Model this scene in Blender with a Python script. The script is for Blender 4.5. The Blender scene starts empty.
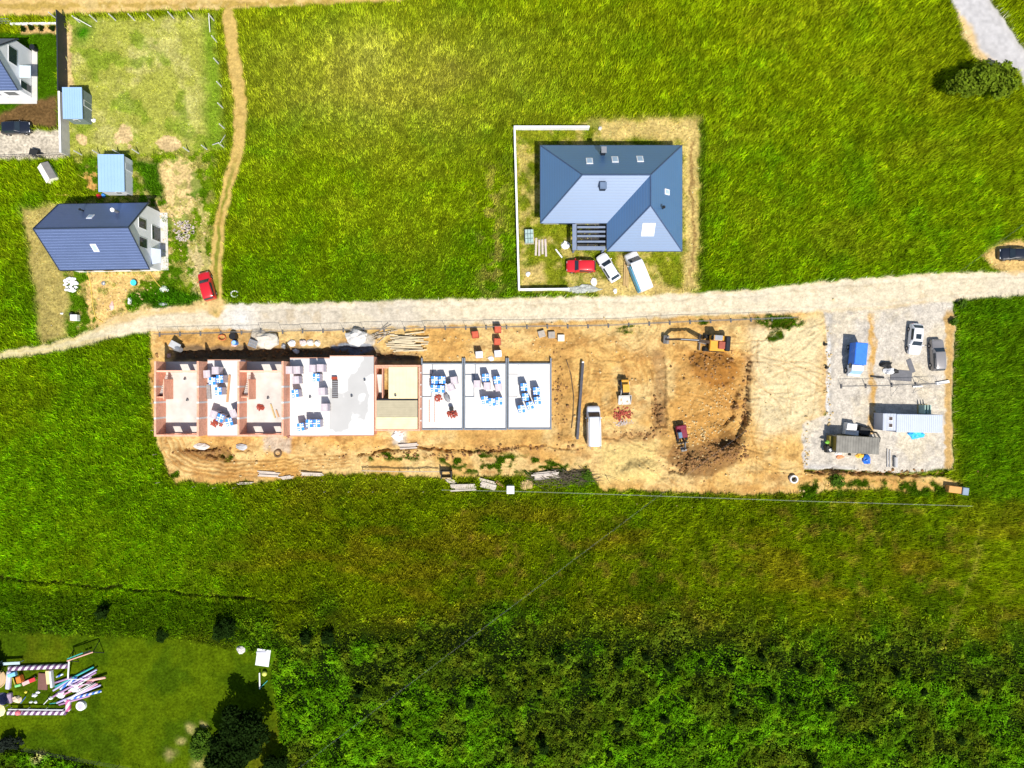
import bpy, math, random
import numpy as np
from mathutils import Vector, Matrix
random.seed(7); RS = np.random.RandomState(11)
sc = bpy.context.scene
COL = sc.collection
S, H = 0.15, 100.0          # metres of ground per photo pixel, height of the drone
# ------------------------------------------------------------------ camera
cam = bpy.data.cameras.new('camera'); co = bpy.data.objects.new('camera', cam); COL.objects.link(co)
co.location = (0, 0, H); cam.sensor_width = 36.0
cam.lens = 36.0 * H / (1024 * S)
cam.clip_start = 1.0; cam.clip_end = 5000
sc.camera = co
# ------------------------------------------------------------------ sky, sun, exposure
SUNV = Vector((-0.24, 0.57, -1.0)).normalized()      # direction the sunlight travels
el = math.asin(-SUNV.z); az = math.atan2(-SUNV.x, -SUNV.y)
w = bpy.data.worlds.new('World'); sc.world = w; w.use_nodes = True
nt = w.node_tree; bg = nt.nodes['Background']
sky = nt.nodes.new('ShaderNodeTexSky'); sky.sky_type = 'NISHITA'; sky.sun_disc = False
sky.sun_elevation = el; sky.sun_rotation = az
nt.links.new(sky.outputs[0], bg.inputs[0]); bg.inputs[1].default_value = 0.095
sl = bpy.data.lights.new('sun', 'SUN'); sl.energy = 4.6; sl.angle = math.radians(0.5); sl.color = (1, 0.95, 0.87)
so = bpy.data.objects.new('sun', sl); COL.objects.link(so)
so.rotation_euler = SUNV.to_track_quat('-Z', 'Y').to_euler(); so.location = (60, -120, 240)
vs = sc.view_settings; vs.view_transform = 'Standard'; vs.look = 'None'; vs.gamma = 1.0; vs.use_curve_mapping = False
vs.exposure = 0.5
K = 1.75                    # display value of a sunlit white sheet, to turn seen colours into base colours

# ------------------------------------------------------------------ helpers
def lin(c):
    c = np.asarray(c, float) / 255.0
    return np.where(c <= 0.04045, c / 12.92, ((c + 0.055) / 1.055) ** 2.4)
def alb(r, g, b, k=None):
    return tuple(float(x) for x in np.clip(lin((r, g, b)) / (k or K), 0.002, 0.8))
def W(px, py, h=0.0):       # where the photo's pixel lies at height h
    q = S * (1 - h / H)
    return Vector(((px - 512) * q, (384 - py) * q, h))
def X(px, h=0.0): return (px - 512) * S * (1 - h / H)
def Y(py, h=0.0): return (384 - py) * S * (1 - h / H)

MATS = {}
def mat(name, rgb, rough=0.8, var=0.15, scale=1.5, metal=0.0, spec=0.3, bump=0.0, bscale=8.0, coat=0.0, alpha=1.0):
    if name in MATS: return MATS[name]
    m = bpy.data.materials.new(name); m.use_nodes = True; n = m.node_tree.nodes; l = m.node_tree.links
    p = n['Principled BSDF']; p.inputs['Roughness'].default_value = rough; p.inputs['Metallic'].default_value = metal
    p.inputs['Specular IOR Level'].default_value = spec; p.inputs['Coat Weight'].default_value = coat
    tc = n.new('ShaderNodeTexCoord'); nz = n.new('ShaderNodeTexNoise'); nz.inputs['Scale'].default_value = scale; nz.inputs['Detail'].default_value = 5
    l.new(tc.outputs['Object'], nz.inputs['Vector'])
    mr = n.new('ShaderNodeMapRange'); mr.inputs[1].default_value = 0.25; mr.inputs[2].default_value = 0.75
    mr.inputs[3].default_value = 1 - var; mr.inputs[4].default_value = 1 + var
    l.new(nz.outputs[0], mr.inputs[0])
    mx = n.new('ShaderNodeVectorMath'); mx.operation = 'SCALE'; mx.inputs[0].default_value = rgb
    l.new(mr.outputs[0], mx.inputs['Scale']); l.new(mx.outputs[0], p.inputs['Base Color'])
    if bump:
        b = n.new('ShaderNodeBump'); b.inputs['Strength'].default_value = bump; b.inputs['Distance'].default_value = 0.1
        n2 = n.new('ShaderNodeTexNoise'); n2.inputs['Scale'].default_value = bscale; l.new(tc.outputs['Object'], n2.inputs['Vector'])
        l.new(n2.outputs[0], b.inputs['Height']); l.new(b.outputs[0], p.inputs['Normal'])
    if alpha < 1: p.inputs['Transmission Weight'].default_value = 1 - alpha
    MATS[name] = m; return m

class MB:
    """collects simple shapes into one mesh"""
    def __init__(s): s.v = []; s.f = []
    def add(s, vs_, fs): o = len(s.v); s.v += [tuple(p) for p in vs_]; s.f += [tuple(i + o for i in f) for f in fs]; return s
    def box(s, c, d, rz=0.0, rx=0.0, ry=0.0, t=1.0, ch=0.0):
        R = Matrix.Rotation(rz, 3, 'Z') @ Matrix.Rotation(ry, 3, 'Y') @ Matrix.Rotation(rx, 3, 'X'); c = Vector(c); P = []
        if ch:
            for z, q in ((-.5, 1), (.5, 1)):
                z_ = z * d[2]
                for zz, i in ((z_ - math.copysign(ch, z), 0), (z_, ch)) if z > 0 else ((z_, ch), (z_ - math.copysign(ch, z), 0)):
                    a, b = d[0] / 2 - i, d[1] / 2 - i; k = t if z > 0 else 1
                    a *= k; b *= k
                    cc = ch * .8
                    P += [c + R @ Vector(p + (zz,)) for p in ((-a + cc, -b), (a - cc, -b), (a, -b + cc), (a, b - cc), (a - cc, b), (-a + cc, b), (-a, b - cc), (-a, -b + cc))]
            F = [tuple(range(7, -1, -1)), tuple(range(24, 32))]
            for r in range(3): F += [(r * 8 + i, r * 8 + (i + 1) % 8, r * 8 + 8 + (i + 1) % 8, r * 8 + 8 + i) for i in range(8)]
            return s.add(P, F)
        for z, k in ((-.5, 1), (.5, t)):
            for x, y in ((-.5, -.5), (.5, -.5), (.5, .5), (-.5, .5)):
                P.append(c + R @ Vector((x * d[0] * k, y * d[1] * k, z * d[2])))
        return s.add(P, [(3, 2, 1, 0), (4, 5, 6, 7), (0, 1, 5, 4), (1, 2, 6, 5), (2, 3, 7, 6), (3, 0, 4, 7)])
    def b2(s, x0, x1, y0, y1, z0, z1):
        x0, x1 = min(x0, x1), max(x0, x1); y0, y1 = min(y0, y1), max(y0, y1)
        return s.box(((x0 + x1) / 2, (y0 + y1) / 2, (z0 + z1) / 2), (x1 - x0, y1 - y0, z1 - z0))
    def cyl(s, a, b, r0, r1=None, n=8, cap=True):
        a, b = Vector(a), Vector(b); r1 = r0 if r1 is None else r1; d = (b - a).normalized()
        u = d.orthogonal().normalized(); q = d.cross(u); P = []
        for c, r in ((a, r0), (b, r1)):
            P += [c + (u * math.cos(2 * math.pi * i / n) + q * math.sin(2 * math.pi * i / n)) * r for i in range(n)]
        F = [(i, (i + 1) % n, n + (i + 1) % n, n + i) for i in range(n)]
        if cap: F += [tuple(range(n - 1, -1, -1)), tuple(range(n, 2 * n))]
        return s.add(P, F)
    def path(s, pts, r, n=6):
        for a, b in zip(pts[:-1], pts[1:]): s.cyl(a, b, r, r, n)
        return s
    def prism(s, poly, z0, z1, zt=None):
        n = len(poly); P = [(x, y, z0) for x, y in poly] + [(x, y, z1) for x, y in poly]
        return s.add(P, [tuple(range(n - 1, -1, -1)), tuple(range(n, 2 * n))] + [(i, (i + 1) % n, n + (i + 1) % n, n + i) for i in range(n)])
    def sweep(s, poly, y0, y1):     # an x-z outline given thickness across y
        n = len(poly); P = [(x, y0, z) for x, z in poly] + [(x, y1, z) for x, z in poly]
        return s.add(P, [tuple(range(n)), tuple(range(2 * n - 1, n - 1, -1))] + [((i + 1) % n, i, n + i, n + (i + 1) % n) for i in range(n)])
    def slab(s, quad, th=0.2):      # a flat polygon with thickness downwards
        n = len(quad); P = [Vector(p) for p in quad] + [Vector(p) - Vector((0, 0, th)) for p in quad]
        return s.add(P, [tuple(range(n)), tuple(range(2 * n - 1, n - 1, -1))] + [((i + 1) % n, i, n + i, n + (i + 1) % n) for i in range(n)])
    def blob(s, c, r, seed=0, n=8, m=5, amp=0.25, flat=0.0):
        rr = random.Random(seed); c = Vector(c); P = [c + Vector((0, 0, r[2]))]; F = []
        for j in range(1, m):
            th = math.pi * j / m
            for i in range(n):
                ph = 2 * math.pi * i / n; k = 1 + rr.uniform(-amp, amp)
                z = r[2] * math.cos(th) * k
                if z < -flat * r[2]: z = -flat * r[2]
                P.append(c + Vector((r[0] * math.sin(th) * math.cos(ph) * k, r[1] * math.sin(th) * math.sin(ph) * k, z)))
        P.append(c - Vector((0, 0, r[2] * (flat or 1)))); last = len(P) - 1
        for i in range(n): F.append((0, 1 + i, 1 + (i + 1) % n))
        for j in range(m - 2):
            for i in range(n): a = 1 + j * n; F.append((a + i, a + n + i, a + n + (i + 1) % n, a + (i + 1) % n))
        a = 1 + (m - 2) * n
        for i in range(n): F.append((a + i, last, a + (i + 1) % n))
        return s.add(P, F)
    def build(s, name, m, parent=None, smooth=False, label=None):
        me = bpy.data.meshes.new(name); me.from_pydata(s.v, [], s.f); me.update()
        if smooth: me.polygons.foreach_set('use_smooth', [True] * len(me.polygons))
        me.materials.append(m); o = bpy.data.objects.new(name, me); COL.objects.link(o)
        if parent: o.parent = parent
        if label: o['label'] = label
        return o
def tag(o, label, cat, group=None):
    o['label'] = label; o['category'] = cat; o['kind'] = 'thing'
    if group: o['group'] = group
    return o
def thing(name, label, cat, loc=(0, 0, 0), rz=0.0, group=None):
    o = bpy.data.objects.new(name, None); COL.objects.link(o); o.location = loc; o.rotation_euler = (0, 0, rz); o.empty_display_size = 0.3
    return tag(o, label, cat, group)
def one(mb, name, m, label, cat, loc=(0, 0, 0), rz=0.0, group=None, smooth=False):
    o = mb.build(name, m, None, smooth); o.location = loc; o.rotation_euler = (0, 0, rz); return tag(o, label, cat, group)
def dup(o, loc=None, rz=None, label=None, parent=None):
    c = o.copy(); COL.objects.link(c)
    if parent: c.parent = parent
    if loc is not None: c.location = loc
    if rz is not None: c.rotation_euler = (0, 0, rz)
    if label: c['label'] = label
    for ch in [q for q in KIDS.get(o.name, [])]: dup(ch, parent=c)
    return c
KIDS = {}
def learn(o):               # remember the children of a thing that will be copied
    KIDS[o.name] = [c for c in COL.objects if c.parent == o]
    for c in KIDS[o.name]: learn(c)
    return o
ORD = ['first', 'second', 'third', 'fourth', 'fifth', 'sixth', 'seventh', 'eighth', 'ninth', 'tenth', 'eleventh', 'twelfth', 'thirteenth', 'fourteenth',
       'fifteenth', 'sixteenth', 'seventeenth', 'eighteenth', 'nineteenth', 'twentieth', 'twenty-first', 'twenty-second', 'twenty-third', 'twenty-fourth',
       'twenty-fifth', 'twenty-sixth', 'twenty-seventh', 'twenty-eighth', 'twenty-ninth', 'thirtieth', 'thirty-first', 'thirty-second', 'thirty-third', 'thirty-fourth', 'thirty-fifth', 'thirty-sixth']

# ------------------------------------------------------------------ terrain: noise and masks, all in photo-pixel units on the ground
def vnoise(x, y, sc_, seed):
    r = np.random.RandomState(seed); T = r.rand(256, 256)
    x = x / sc_ + 91.7; y = y / sc_ + 47.3
    xi = np.floor(x).astype(int); yi = np.floor(y).astype(int); fx = x - xi; fy = y - yi
    fx = fx * fx * (3 - 2 * fx); fy = fy * fy * (3 - 2 * fy)
    a = T[yi % 256, xi % 256]; b = T[yi % 256, (xi + 1) % 256]; c = T[(yi + 1) % 256, xi % 256]; d = T[(yi + 1) % 256, (xi + 1) % 256]
    return (a * (1 - fx) + b * fx) * (1 - fy) + (c * (1 - fx) + d * fx) * fy
def fbm(x, y, sc_, seed, o=4):
    t = 0; a = 1.0; n = 0
    for i in range(o): t = t + a * vnoise(x, y, sc_ / 2 ** i, seed + i * 13); n += a; a *= 0.55
    return t / n
def sstep(a, b, x): t = np.clip((x - a) / (b - a), 0, 1); return t * t * (3 - 2 * t)
def sdpoly(x, y, poly):     # signed distance, positive inside
    d = np.full(x.shape, 1e9); ins = np.zeros(x.shape, bool); n = len(poly)
    for i in range(n):
        (ax, ay), (bx, by) = poly[i], poly[(i + 1) % n]
        ex, ey = bx - ax, by - ay; t = np.clip(((x - ax) * ex + (y - ay) * ey) / (ex * ex + ey * ey + 1e-9), 0, 1)
        d = np.minimum(d, np.hypot(x - ax - t * ex, y - ay - t * ey))
        if ay != by: ins ^= ((ay > y) != (by > y)) & (x < (bx - ax) * (y - ay) / (by - ay) + ax)
    return np.where(ins, d, -d)
def dline(x, y, pts):       # distance to a polyline whose points carry a width: value < 0 inside
    d = np.full(x.shape, 1e9)
    for (ax, ay, aw), (bx, by, bw) in zip(pts[:-1], pts[1:]):
        ex, ey = bx - ax, by - ay; t = np.clip(((x - ax) * ex + (y - ay) * ey) / (ex * ex + ey * ey), 0, 1)
        d = np.minimum(d, np.hypot(x - ax - t * ex, y - ay - t * ey) - (aw + t * (bw - aw)))
    return d
STEP = 1.1
fx_ = np.arange(-28, 1054, STEP); fy_ = np.arange(-28, 798, STEP)
ext = np.array([40, 110, 300, 900, 2500, 6000.])
ax = np.concatenate([fx_[0] - ext[::-1], fx_, fx_[-1] + ext]); ay = np.concatenate([fy_[0] - ext[::-1], fy_, fy_[-1] + ext])
gx, gy = np.meshgrid(ax, ay)
wx = gx + (fbm(gx, gy, 14, 1) - .5) * 9 + (vnoise(gx, gy, 4, 3) - .5) * 2.5
wy = gy + (fbm(gx, gy, 14, 2) - .5) * 9 + (vnoise(gx, gy, 4, 4) - .5) * 2.5
lx = gx + (vnoise(gx, gy, 6, 5) - .5) * 3; ly = gy + (vnoise(gx, gy, 6, 6) - .5) * 3
def M(poly, soft=3.0, warp=True, off=0.0):
    d = sdpoly(wx, wy, poly) if warp else sdpoly(lx, ly, poly)
    return sstep(-soft, soft, d + off)
qx_ = gx * .83 + gy * .56 + (fbm(gx, gy, 60, 401) - .5) * 90; qy_ = gy * .83 - gx * .56 + (fbm(gx, gy, 60, 402) - .5) * 90
n1 = fbm(qx_, qy_, 90, 21); n2 = fbm(gx * .9 - gy * .43 + (n1 - .5) * 30, gy * .9 + gx * .43, 30, 22); n3 = fbm(gx, gy, 9, 23); n4 = vnoise(gx, gy, 3.2, 24); n5 = fbm(gx, gy, 160, 25)
C = np.zeros(gx.shape + (3,))
def put(mask, *rgb, k=None):
    c = np.array(alb(*rgb, k=k)); C[:] = C * (1 - mask[..., None]) + c * mask[..., None]
def putc(mask, c0): C[:] = C * (1 - mask[..., None]) + np.asarray(c0) * mask[..., None]
D = np.ones(gx.shape)       # density of the grass
G = np.full(gx.shape, 0.5)  # height of the grass in metres
one_ = np.ones(gx.shape)
# --- fields
put(one_, 136, 163, 8)
put(sstep(.45, .75, n2) * .6, 98, 148, 5); put(sstep(.5, .75, n1) * .5, 152, 166, 26)
nh = fbm(gx * .35, gy, 26, 90); put(sstep(.5, .7, nh) * .35, 150, 156, 30)
pale = np.exp(-(((wx - 385) / 130) ** 2 + ((wy - 75) / 50) ** 2)); put(np.clip(pale * (.35 + n2), 0, 1) * .9, 190, 184, 84)
put(np.exp(-(((wx - 372) / 20) ** 2 + ((wy - 55) / 26) ** 2)) * .8, 195, 198, 95)
put(sstep(190, 60, wy) * .35, 158, 164, 16)
put(sstep(225, 300, wy) * sstep(325, 300, wy) * .55 * sstep(.3, .6, n2 + .1), 96, 142, 5)
put(sstep(700, 1000, wx) * sstep(330, 100, wy) * .6 * sstep(.35, .6, n1), 128, 142, 6)
put(np.exp(-((wx - 492) / 14) ** 2) * sstep(150, 190, wy) * sstep(310, 280, wy) * sstep(.45, .6, n3) * .7, 190, 175, 90)
left = M([(-9999, 300), (60, 300), (150, 335), (165, 480), (330, 500), (300, 640), (-9999, 640)], 8)
put(left, 126, 166, 9); put(left * sstep(.45, .7, n2) * .5, 102, 144, 4); put(left * sstep(.5, .8, n1) * .6, 142, 156, 16)
mid = sstep(470, 540, wy + (n1 - .5) * 90) * sstep(120, 340, wx + (n1 - .5) * 60); put(mid, 132, 150, 12)
put(mid * sstep(.42, .68, n2) * .6, 84, 116, 6); put(mid * sstep(.52, .7, nh) * .5, 156, 138, 32)
put(mid * sstep(.55, .8, n3) * .6 * sstep(.4, .6, n5), 168, 144, 60)
G += mid * .1
scrub = sstep(590, 650, wy + (n1 - .5) * 70 + (wx < 300) * -16)
put(scrub, 88, 110, 18); put(scrub * sstep(.42, .6, n2 + sstep(650, 720, wy) * .12 - .06), 92, 138, 12); put(scrub * sstep(.56, .74, fbm(gx, gy, 40, 61)) * .4, 92, 98, 24)
rough = M([(-60, 588), (270, 602), (275, 640), (180, 634), (-60, 628)], 4); put(rough * .75, 84, 118, 8); G += rough * .15
east = M([(953, 300), (1060, 296), (1060, 500), (960, 500)], 6); put(east * .7, 86, 130, 8)
# --- mown lawn at lower left
lawnp = [(-60, 630), (60, 634), (180, 640), (268, 655), (276, 700), (286, 768), (280, 830), (150, 790), (60, 755), (-60, 742)]
lawn = M(lawnp, 3, False); put(lawn, 98, 122, 7); put(lawn * sstep(.45, .7, n2) * .7, 66, 96, 4); put(lawn * sstep(.6, .8, n1) * .6, 120, 118, 24)
G = np.where(lawn > .5, .10, G); scrub = scrub * (1 - lawn)
for qx, qy, r in ((192, 729, 4), (181, 740, 3.5), (171, 754, 4.5), (204, 724, 2.5), (200, 764, 6), (40, 756, 4)):
    put(np.exp(-(((wx - qx) / r) ** 2 + ((wy - qy) / r) ** 2)) * .9, 205, 190, 120)
# --- plots at upper left
lot = M([(66, 20), (214, 16), (224, 150), (66, 156)], 4)
put(lot * .9, 184, 186, 86); put(lot * sstep(.46, .64, n2 * .7 + n3 * .3) * .8 * sstep(215, 185, wx), 208, 202, 122); put(lot * sstep(.54, .68, fbm(gx, gy, 22, 77)) * .7, 132, 160, 36); put(lot * sstep(198, 212, wx) * .8, 120, 158, 24)
put(np.exp(-(((wx - 82) / 10) ** 2 + ((wy - 33) / 10) ** 2)), 70, 135, 10)
G = np.where(lot > .5, .16, G); D *= 1 - .6 * lot
for qx, qy, a, b in ((124, 136, 10, 10), (166, 144, 15, 7), (178, 172, 14, 16), (184, 190, 16, 22), (180, 215, 12, 18), (80, 140, 6, 5)):
    m_ = sstep(1.1, .8, ((wx - qx) / a) ** 2 + ((wy - qy) / b) ** 2 + (fbm(gx, gy, 7, 151) - .5) * 1.6 + (n4 - .5) * .4); put(m_, 232, 202, 146); D *= 1 - m_ * .95
yard = M([(66, 158), (215, 150), (214, 308), (130, 322), (98, 334), (60, 338), (20, 210), (60, 205), (100, 196)], 5)
G = np.where(yard > .5, .22, G); nw = fbm(gx, gy, 7, 151)
put(yard * .75, 118, 150, 24); put(yard * sstep(.5, .62, nw) * .8, 186, 178, 96); put(yard * sstep(.62, .5, nw) * sstep(.5, .66, n2) * .7, 84, 128, 12)
def bare(poly, soft, *rgb):
    m_ = sstep(-soft * .5, soft * .5, sdpoly(wx, wy, poly) + (nw - .5) * 26 + (n4 - .5) * 5) * (1 - .8 * sstep(.58, .66, nw)); put(m_, *rgb)
    global D
    D = D * (1 - .95 * m_)
bare([(143, 166), (165, 158), (190, 165), (197, 190), (190, 214), (172, 218), (160, 203), (150, 195)], 5, 238, 208, 142); bare([(150, 200), (166, 205), (172, 240), (168, 274), (152, 274)], 4, 232, 200, 138)
bare([(78, 272), (168, 267), (168, 276), (140, 284), (130, 300), (128, 322), (98, 334), (84, 310), (86, 290)], 5, 236, 198, 126); bare([(150, 300), (205, 305), (225, 318), (130, 325), (128, 314)], 4, 234, 206, 148)
bare([(82, 176), (96, 172), (98, 194), (84, 192)], 3, 222, 172, 96); bare([(186, 236), (212, 262), (214, 304), (196, 300), (188, 262)], 6, 212, 194, 136); bare([(198, 205), (206, 205), (210, 300), (203, 300)], 3, 196, 186, 110)
strip = M([(22, 207), (60, 205), (40, 228), (62, 272), (70, 300), (62, 338), (42, 345), (36, 300)], 4); put(strip, 196, 178, 104); D *= 1 - .6 * strip; G = np.where(strip > .5, .12, G)
for poly, cc in (([(130, 292), (170, 288), (200, 295), (200, 310), (165, 308), (130, 306)], (70, 122, 12)), ([(158, 160), (165, 200), (150, 196), (140, 175), (130, 160)], (78, 122, 14))):
    m_ = M(poly, 3); put(m_, *cc); D = np.maximum(D, m_); G = np.where(m_ > .5, .4, G)
gard = M([(-30, 33), (57, 33), (57, 128), (-30, 120)], 2, False); put(gard, 92, 140, 10); G = np.where(gard > .5, .08, G)
m_ = M([(30, 100), (58, 94), (58, 128), (34, 128), (-10, 122), (-10, 116)], 3); put(m_, 128, 100, 62); D *= 1 - .8 * m_
m_ = M([(22, 26), (58, 26), (58, 33), (20, 34)], 1.5, False); put(m_, 216, 178, 120); D *= 1 - m_
m_ = M([(-60, 133), (60, 130), (66, 150), (64, 158), (-60, 160)], 2, False); put(m_, 226, 214, 192); D *= 1 - m_
m_ = M([(66, 22), (72, 40), (72, 90), (64, 90)], 2); put(m_, 226, 196, 136); D *= 1 - m_
# --- plot of the hip-roofed house
plot = M([(515, 128), (560, 126), (604, 118), (700, 117), (698, 285), (640, 296), (518, 290)], 4, False)
put(plot * .9, 150, 156, 40); G = np.where(plot > .5, .18, G)
dry = plot * sstep(.47, .6, n2 * .5 + n3 * .5); put(dry * .85, 212, 192, 112); put(plot * sstep(.5, .62, fbm(gx, gy, 8, 171)) * .6, 108, 132, 20); D *= 1 - .6 * dry
for poly in ([(600, 122), (700, 118), (697, 290), (684, 290), (684, 140), (640, 138), (600, 140)], [(592, 282), (655, 280), (690, 290), (690, 300), (600, 300)], [(523, 268), (542, 262), (548, 284), (524, 284)], [(618, 255), (628, 255), (640, 292), (620, 292)]):
    m_ = M(poly, 4); put(m_ * .9, 224, 196, 122); D *= 1 - .8 * m_
m_ = sstep(5, 1, np.abs(wx - 702)) * sstep(118, 126, wy) * sstep(290, 282, wy); put(m_ * .85, 92, 124, 14); m_ = sstep(2.5, .5, np.abs(wx - 692)) * sstep(135, 145, wy) * sstep(285, 275, wy); put(m_ * .7, 150, 116, 70)
# --- building site
sitep = [(150, 330), (200, 326), (330, 322), (560, 318), (700, 314), (790, 309), (826, 305), (830, 400), (806, 470), (946, 476), (966, 490), (905, 491), (868, 489), (800, 493), (740, 494), (600, 490), (588, 470), (540, 476), (440, 477), (330, 473), (262, 481), (175, 483), (162, 455), (153, 430), (150, 380)]
sd_site = sdpoly(wx, wy, sitep); siteM = sd_site > 0; site = sstep(-1.5, 2.5, sd_site)
put(site, 236, 190, 114); put(site * sstep(.5, .68, n2) * .7, 222, 170, 94); put(site * sstep(.46, .64, fbm(gx, gy, 34, 31)) * .7, 246, 214, 148)
put(site * sstep(.6, .7, fbm(gx * .5, gy, 12, 133)) * .5, 196, 144, 82); put(site * sstep(.6, .72, n3) * .5, 176, 128, 70); put(site * sstep(.72, .8, n4) * .35, 150, 108, 62)
put(site * M([(750, 325), (822, 318), (824, 420), (760, 440), (752, 380)], 10) * .8, 248, 230, 184)
put(site * M([(600, 445), (655, 440), (660, 480), (600, 485)], 6) * .7, 244, 216, 140)
put(site * M([(552, 345), (572, 330), (572, 440), (556, 436)], 6) * .6, 196, 148, 82)
put(site * M([(672, 350), (740, 350), (750, 366), (750, 400), (738, 440), (668, 446), (672, 400)], 5) * (.35 + .4 * sstep(.4, .6, fbm(gx * .6 + gy * .5, gy, 14, 233))), 206, 152, 80)
for poly, cc, a in (([(690, 352), (728, 350), (742, 372), (735, 384), (715, 388), (692, 375)], (168, 114, 52), .85), ([(672, 440), (690, 446), (720, 440), (742, 440), (738, 462), (712, 476), (684, 474), (670, 462)], (146, 108, 66), .85),
                  ([(720, 430), (748, 438), (742, 452), (722, 456)], (116, 84, 48), .7), ([(653, 350), (664, 352), (666, 400), (664, 428), (652, 428), (654, 390)], (176, 140, 94), .75), ([(652, 402), (664, 402), (663, 424), (654, 424)], (120, 94, 66), .5),
                  ([(603, 436), (652, 428), (668, 424), (668, 438), (610, 444)], (176, 130, 80), .55), ([(690, 318), (760, 316), (790, 318), (780, 328), (700, 326)], (190, 150, 96), .6), ([(176, 447), (225, 446), (235, 460), (205, 462), (180, 455)], (150, 108, 60), .8),
                  ([(262, 437), (292, 437), (290, 452), (262, 452)], (214, 200, 182), .8), ([(390, 431), (405, 431), (408, 448), (394, 446)], (226, 222, 214), .8), ([(170, 343), (330, 340), (430, 345), (430, 362), (170, 362)], (96, 90, 88), .0)):
    put(site * M(poly, 3) * a, *cc)
darkp = M([(171, 346), (215, 347), (330, 346), (345, 343), (375, 348), (380, 353), (418, 354), (418, 364), (375, 364), (330, 361), (171, 362)], 3); put(site * darkp * .75, 92, 84, 80)   # shadow band behind the walls, painted dark into the soil colour
for qx, qy, a, b, rgb in ((262, 339, 12, 9, (224, 214, 196)), (360, 340, 14, 11, (220, 214, 204)), (352, 349, 22, 5, (150, 158, 172)), (208, 340, 8, 8, (206, 160, 96)), (287, 390, 12, 10, (242, 212, 150))):
    put(site * sstep(1.3, .7, ((wx - qx) / a) ** 2 + ((wy - qy) / b) ** 2) * .9, *rgb)
gpatch = 0
for qx, qy, a, b in ((630, 328, 14, 3.5), (780, 322, 26, 6), (776, 335, 9, 7), (700, 321, 10, 2.5), (225, 456, 8, 4), (175, 475, 4, 4), (765, 318, 22, 3), (840, 316, 12, 3)):
    m_ = sstep(1.3, .6, ((wx - qx) / a) ** 2 + ((wy - qy) / b) ** 2) * sstep(.35, .55, n3 + .08); gpatch = np.maximum(gpatch, m_)
gpatch = np.maximum(gpatch, M([(362, 452), (470, 452), (540, 456), (590, 466), (580, 478), (470, 474), (430, 460), (365, 460)], 3) * sstep(.52, .62, fbm(gx * .7, gy, 6, 191)))
gpatch = np.maximum(gpatch, M([(800, 484), (840, 474), (870, 482), (940, 478), (948, 496), (800, 500)], 3) * sstep(.42, .56, n3))
put(gpatch, 84, 118, 14); D = np.where(siteM, gpatch, D); G = np.where(siteM, .3, G)
# --- gravel lot
lotp = [(824, 304), (870, 304), (951, 296), (955, 320), (952, 380), (953, 468), (900, 474), (803, 468), (801, 424), (812, 420), (826, 416), (826, 330)]
sd_lot = sdpoly(lx, ly, lotp); lotM = sd_lot > 0
gl = sstep(-1, 1.5, sd_lot); put(gl, 224, 214, 198); put(gl * sstep(.5, .7, n2) * .6, 234, 218, 186); put(gl * sstep(.58, .72, n3) * .5, 188, 180, 170)
put(gl * sstep(4, 1, np.abs(lx - 830)) * .6, 196, 190, 180); put(gl * sstep(4.6, 2, np.abs(wx - 872)) * sstep(308, 320, wy) * sstep(444, 430, wy) * (.55 + .45 * sstep(.35, .6, n3)), 224, 178, 104)
put(gl * sstep(943.5, 946.5, wx) * sstep(306, 316, wy), 214, 176, 114); put(gl * sstep(2.2, .8, np.abs(lx - 828.5)) * sstep(330, 345, ly) * sstep(420, 410, ly) * .9, 240, 238, 234); put(gl * sstep(7, 2, sd_lot) * sstep(440, 455, ly) * sstep(880, 840, lx) * .8, 206, 202, 198)
D = np.where(lotM, 0, D)
# --- roads and tracks
roadl = [(-60, 361, 2), (0, 356, 3.5), (55, 347, 4), (96, 336, 6), (112, 328, 9), (150, 320, 11), (210, 317, 12), (330, 316, 13.5), (420, 313, 12.5), (520, 310, 12.5), (640, 307, 11.5), (750, 302, 12), (820, 297, 15), (880, 293, 16), (960, 286, 14), (1040, 282, 12), (1400, 268, 12)]
sd_road = -dline(lx, ly, roadl); rE = sstep(-2, 2, sd_road)
top = sdpoly(lx, ly, [(-4000, -14), (420, -14), (400, 1), (215, 9), (0, 16), (-4000, 30)]); asph = sdpoly(lx, ly, [(944, -12), (940, -400), (980, -400), (990, 0), (1020, 44), (1060, 100), (1100, 180), (1070, 180), (1018, 72), (985, 62), (966, 32)])
trk = -dline(lx, ly, [(228, 14, 6), (234, 60, 6), (240, 100, 6.5), (239, 145, 6), (228, 185, 5.5), (219, 225, 5), (216, 270, 6), (215, 310, 7)])
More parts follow.
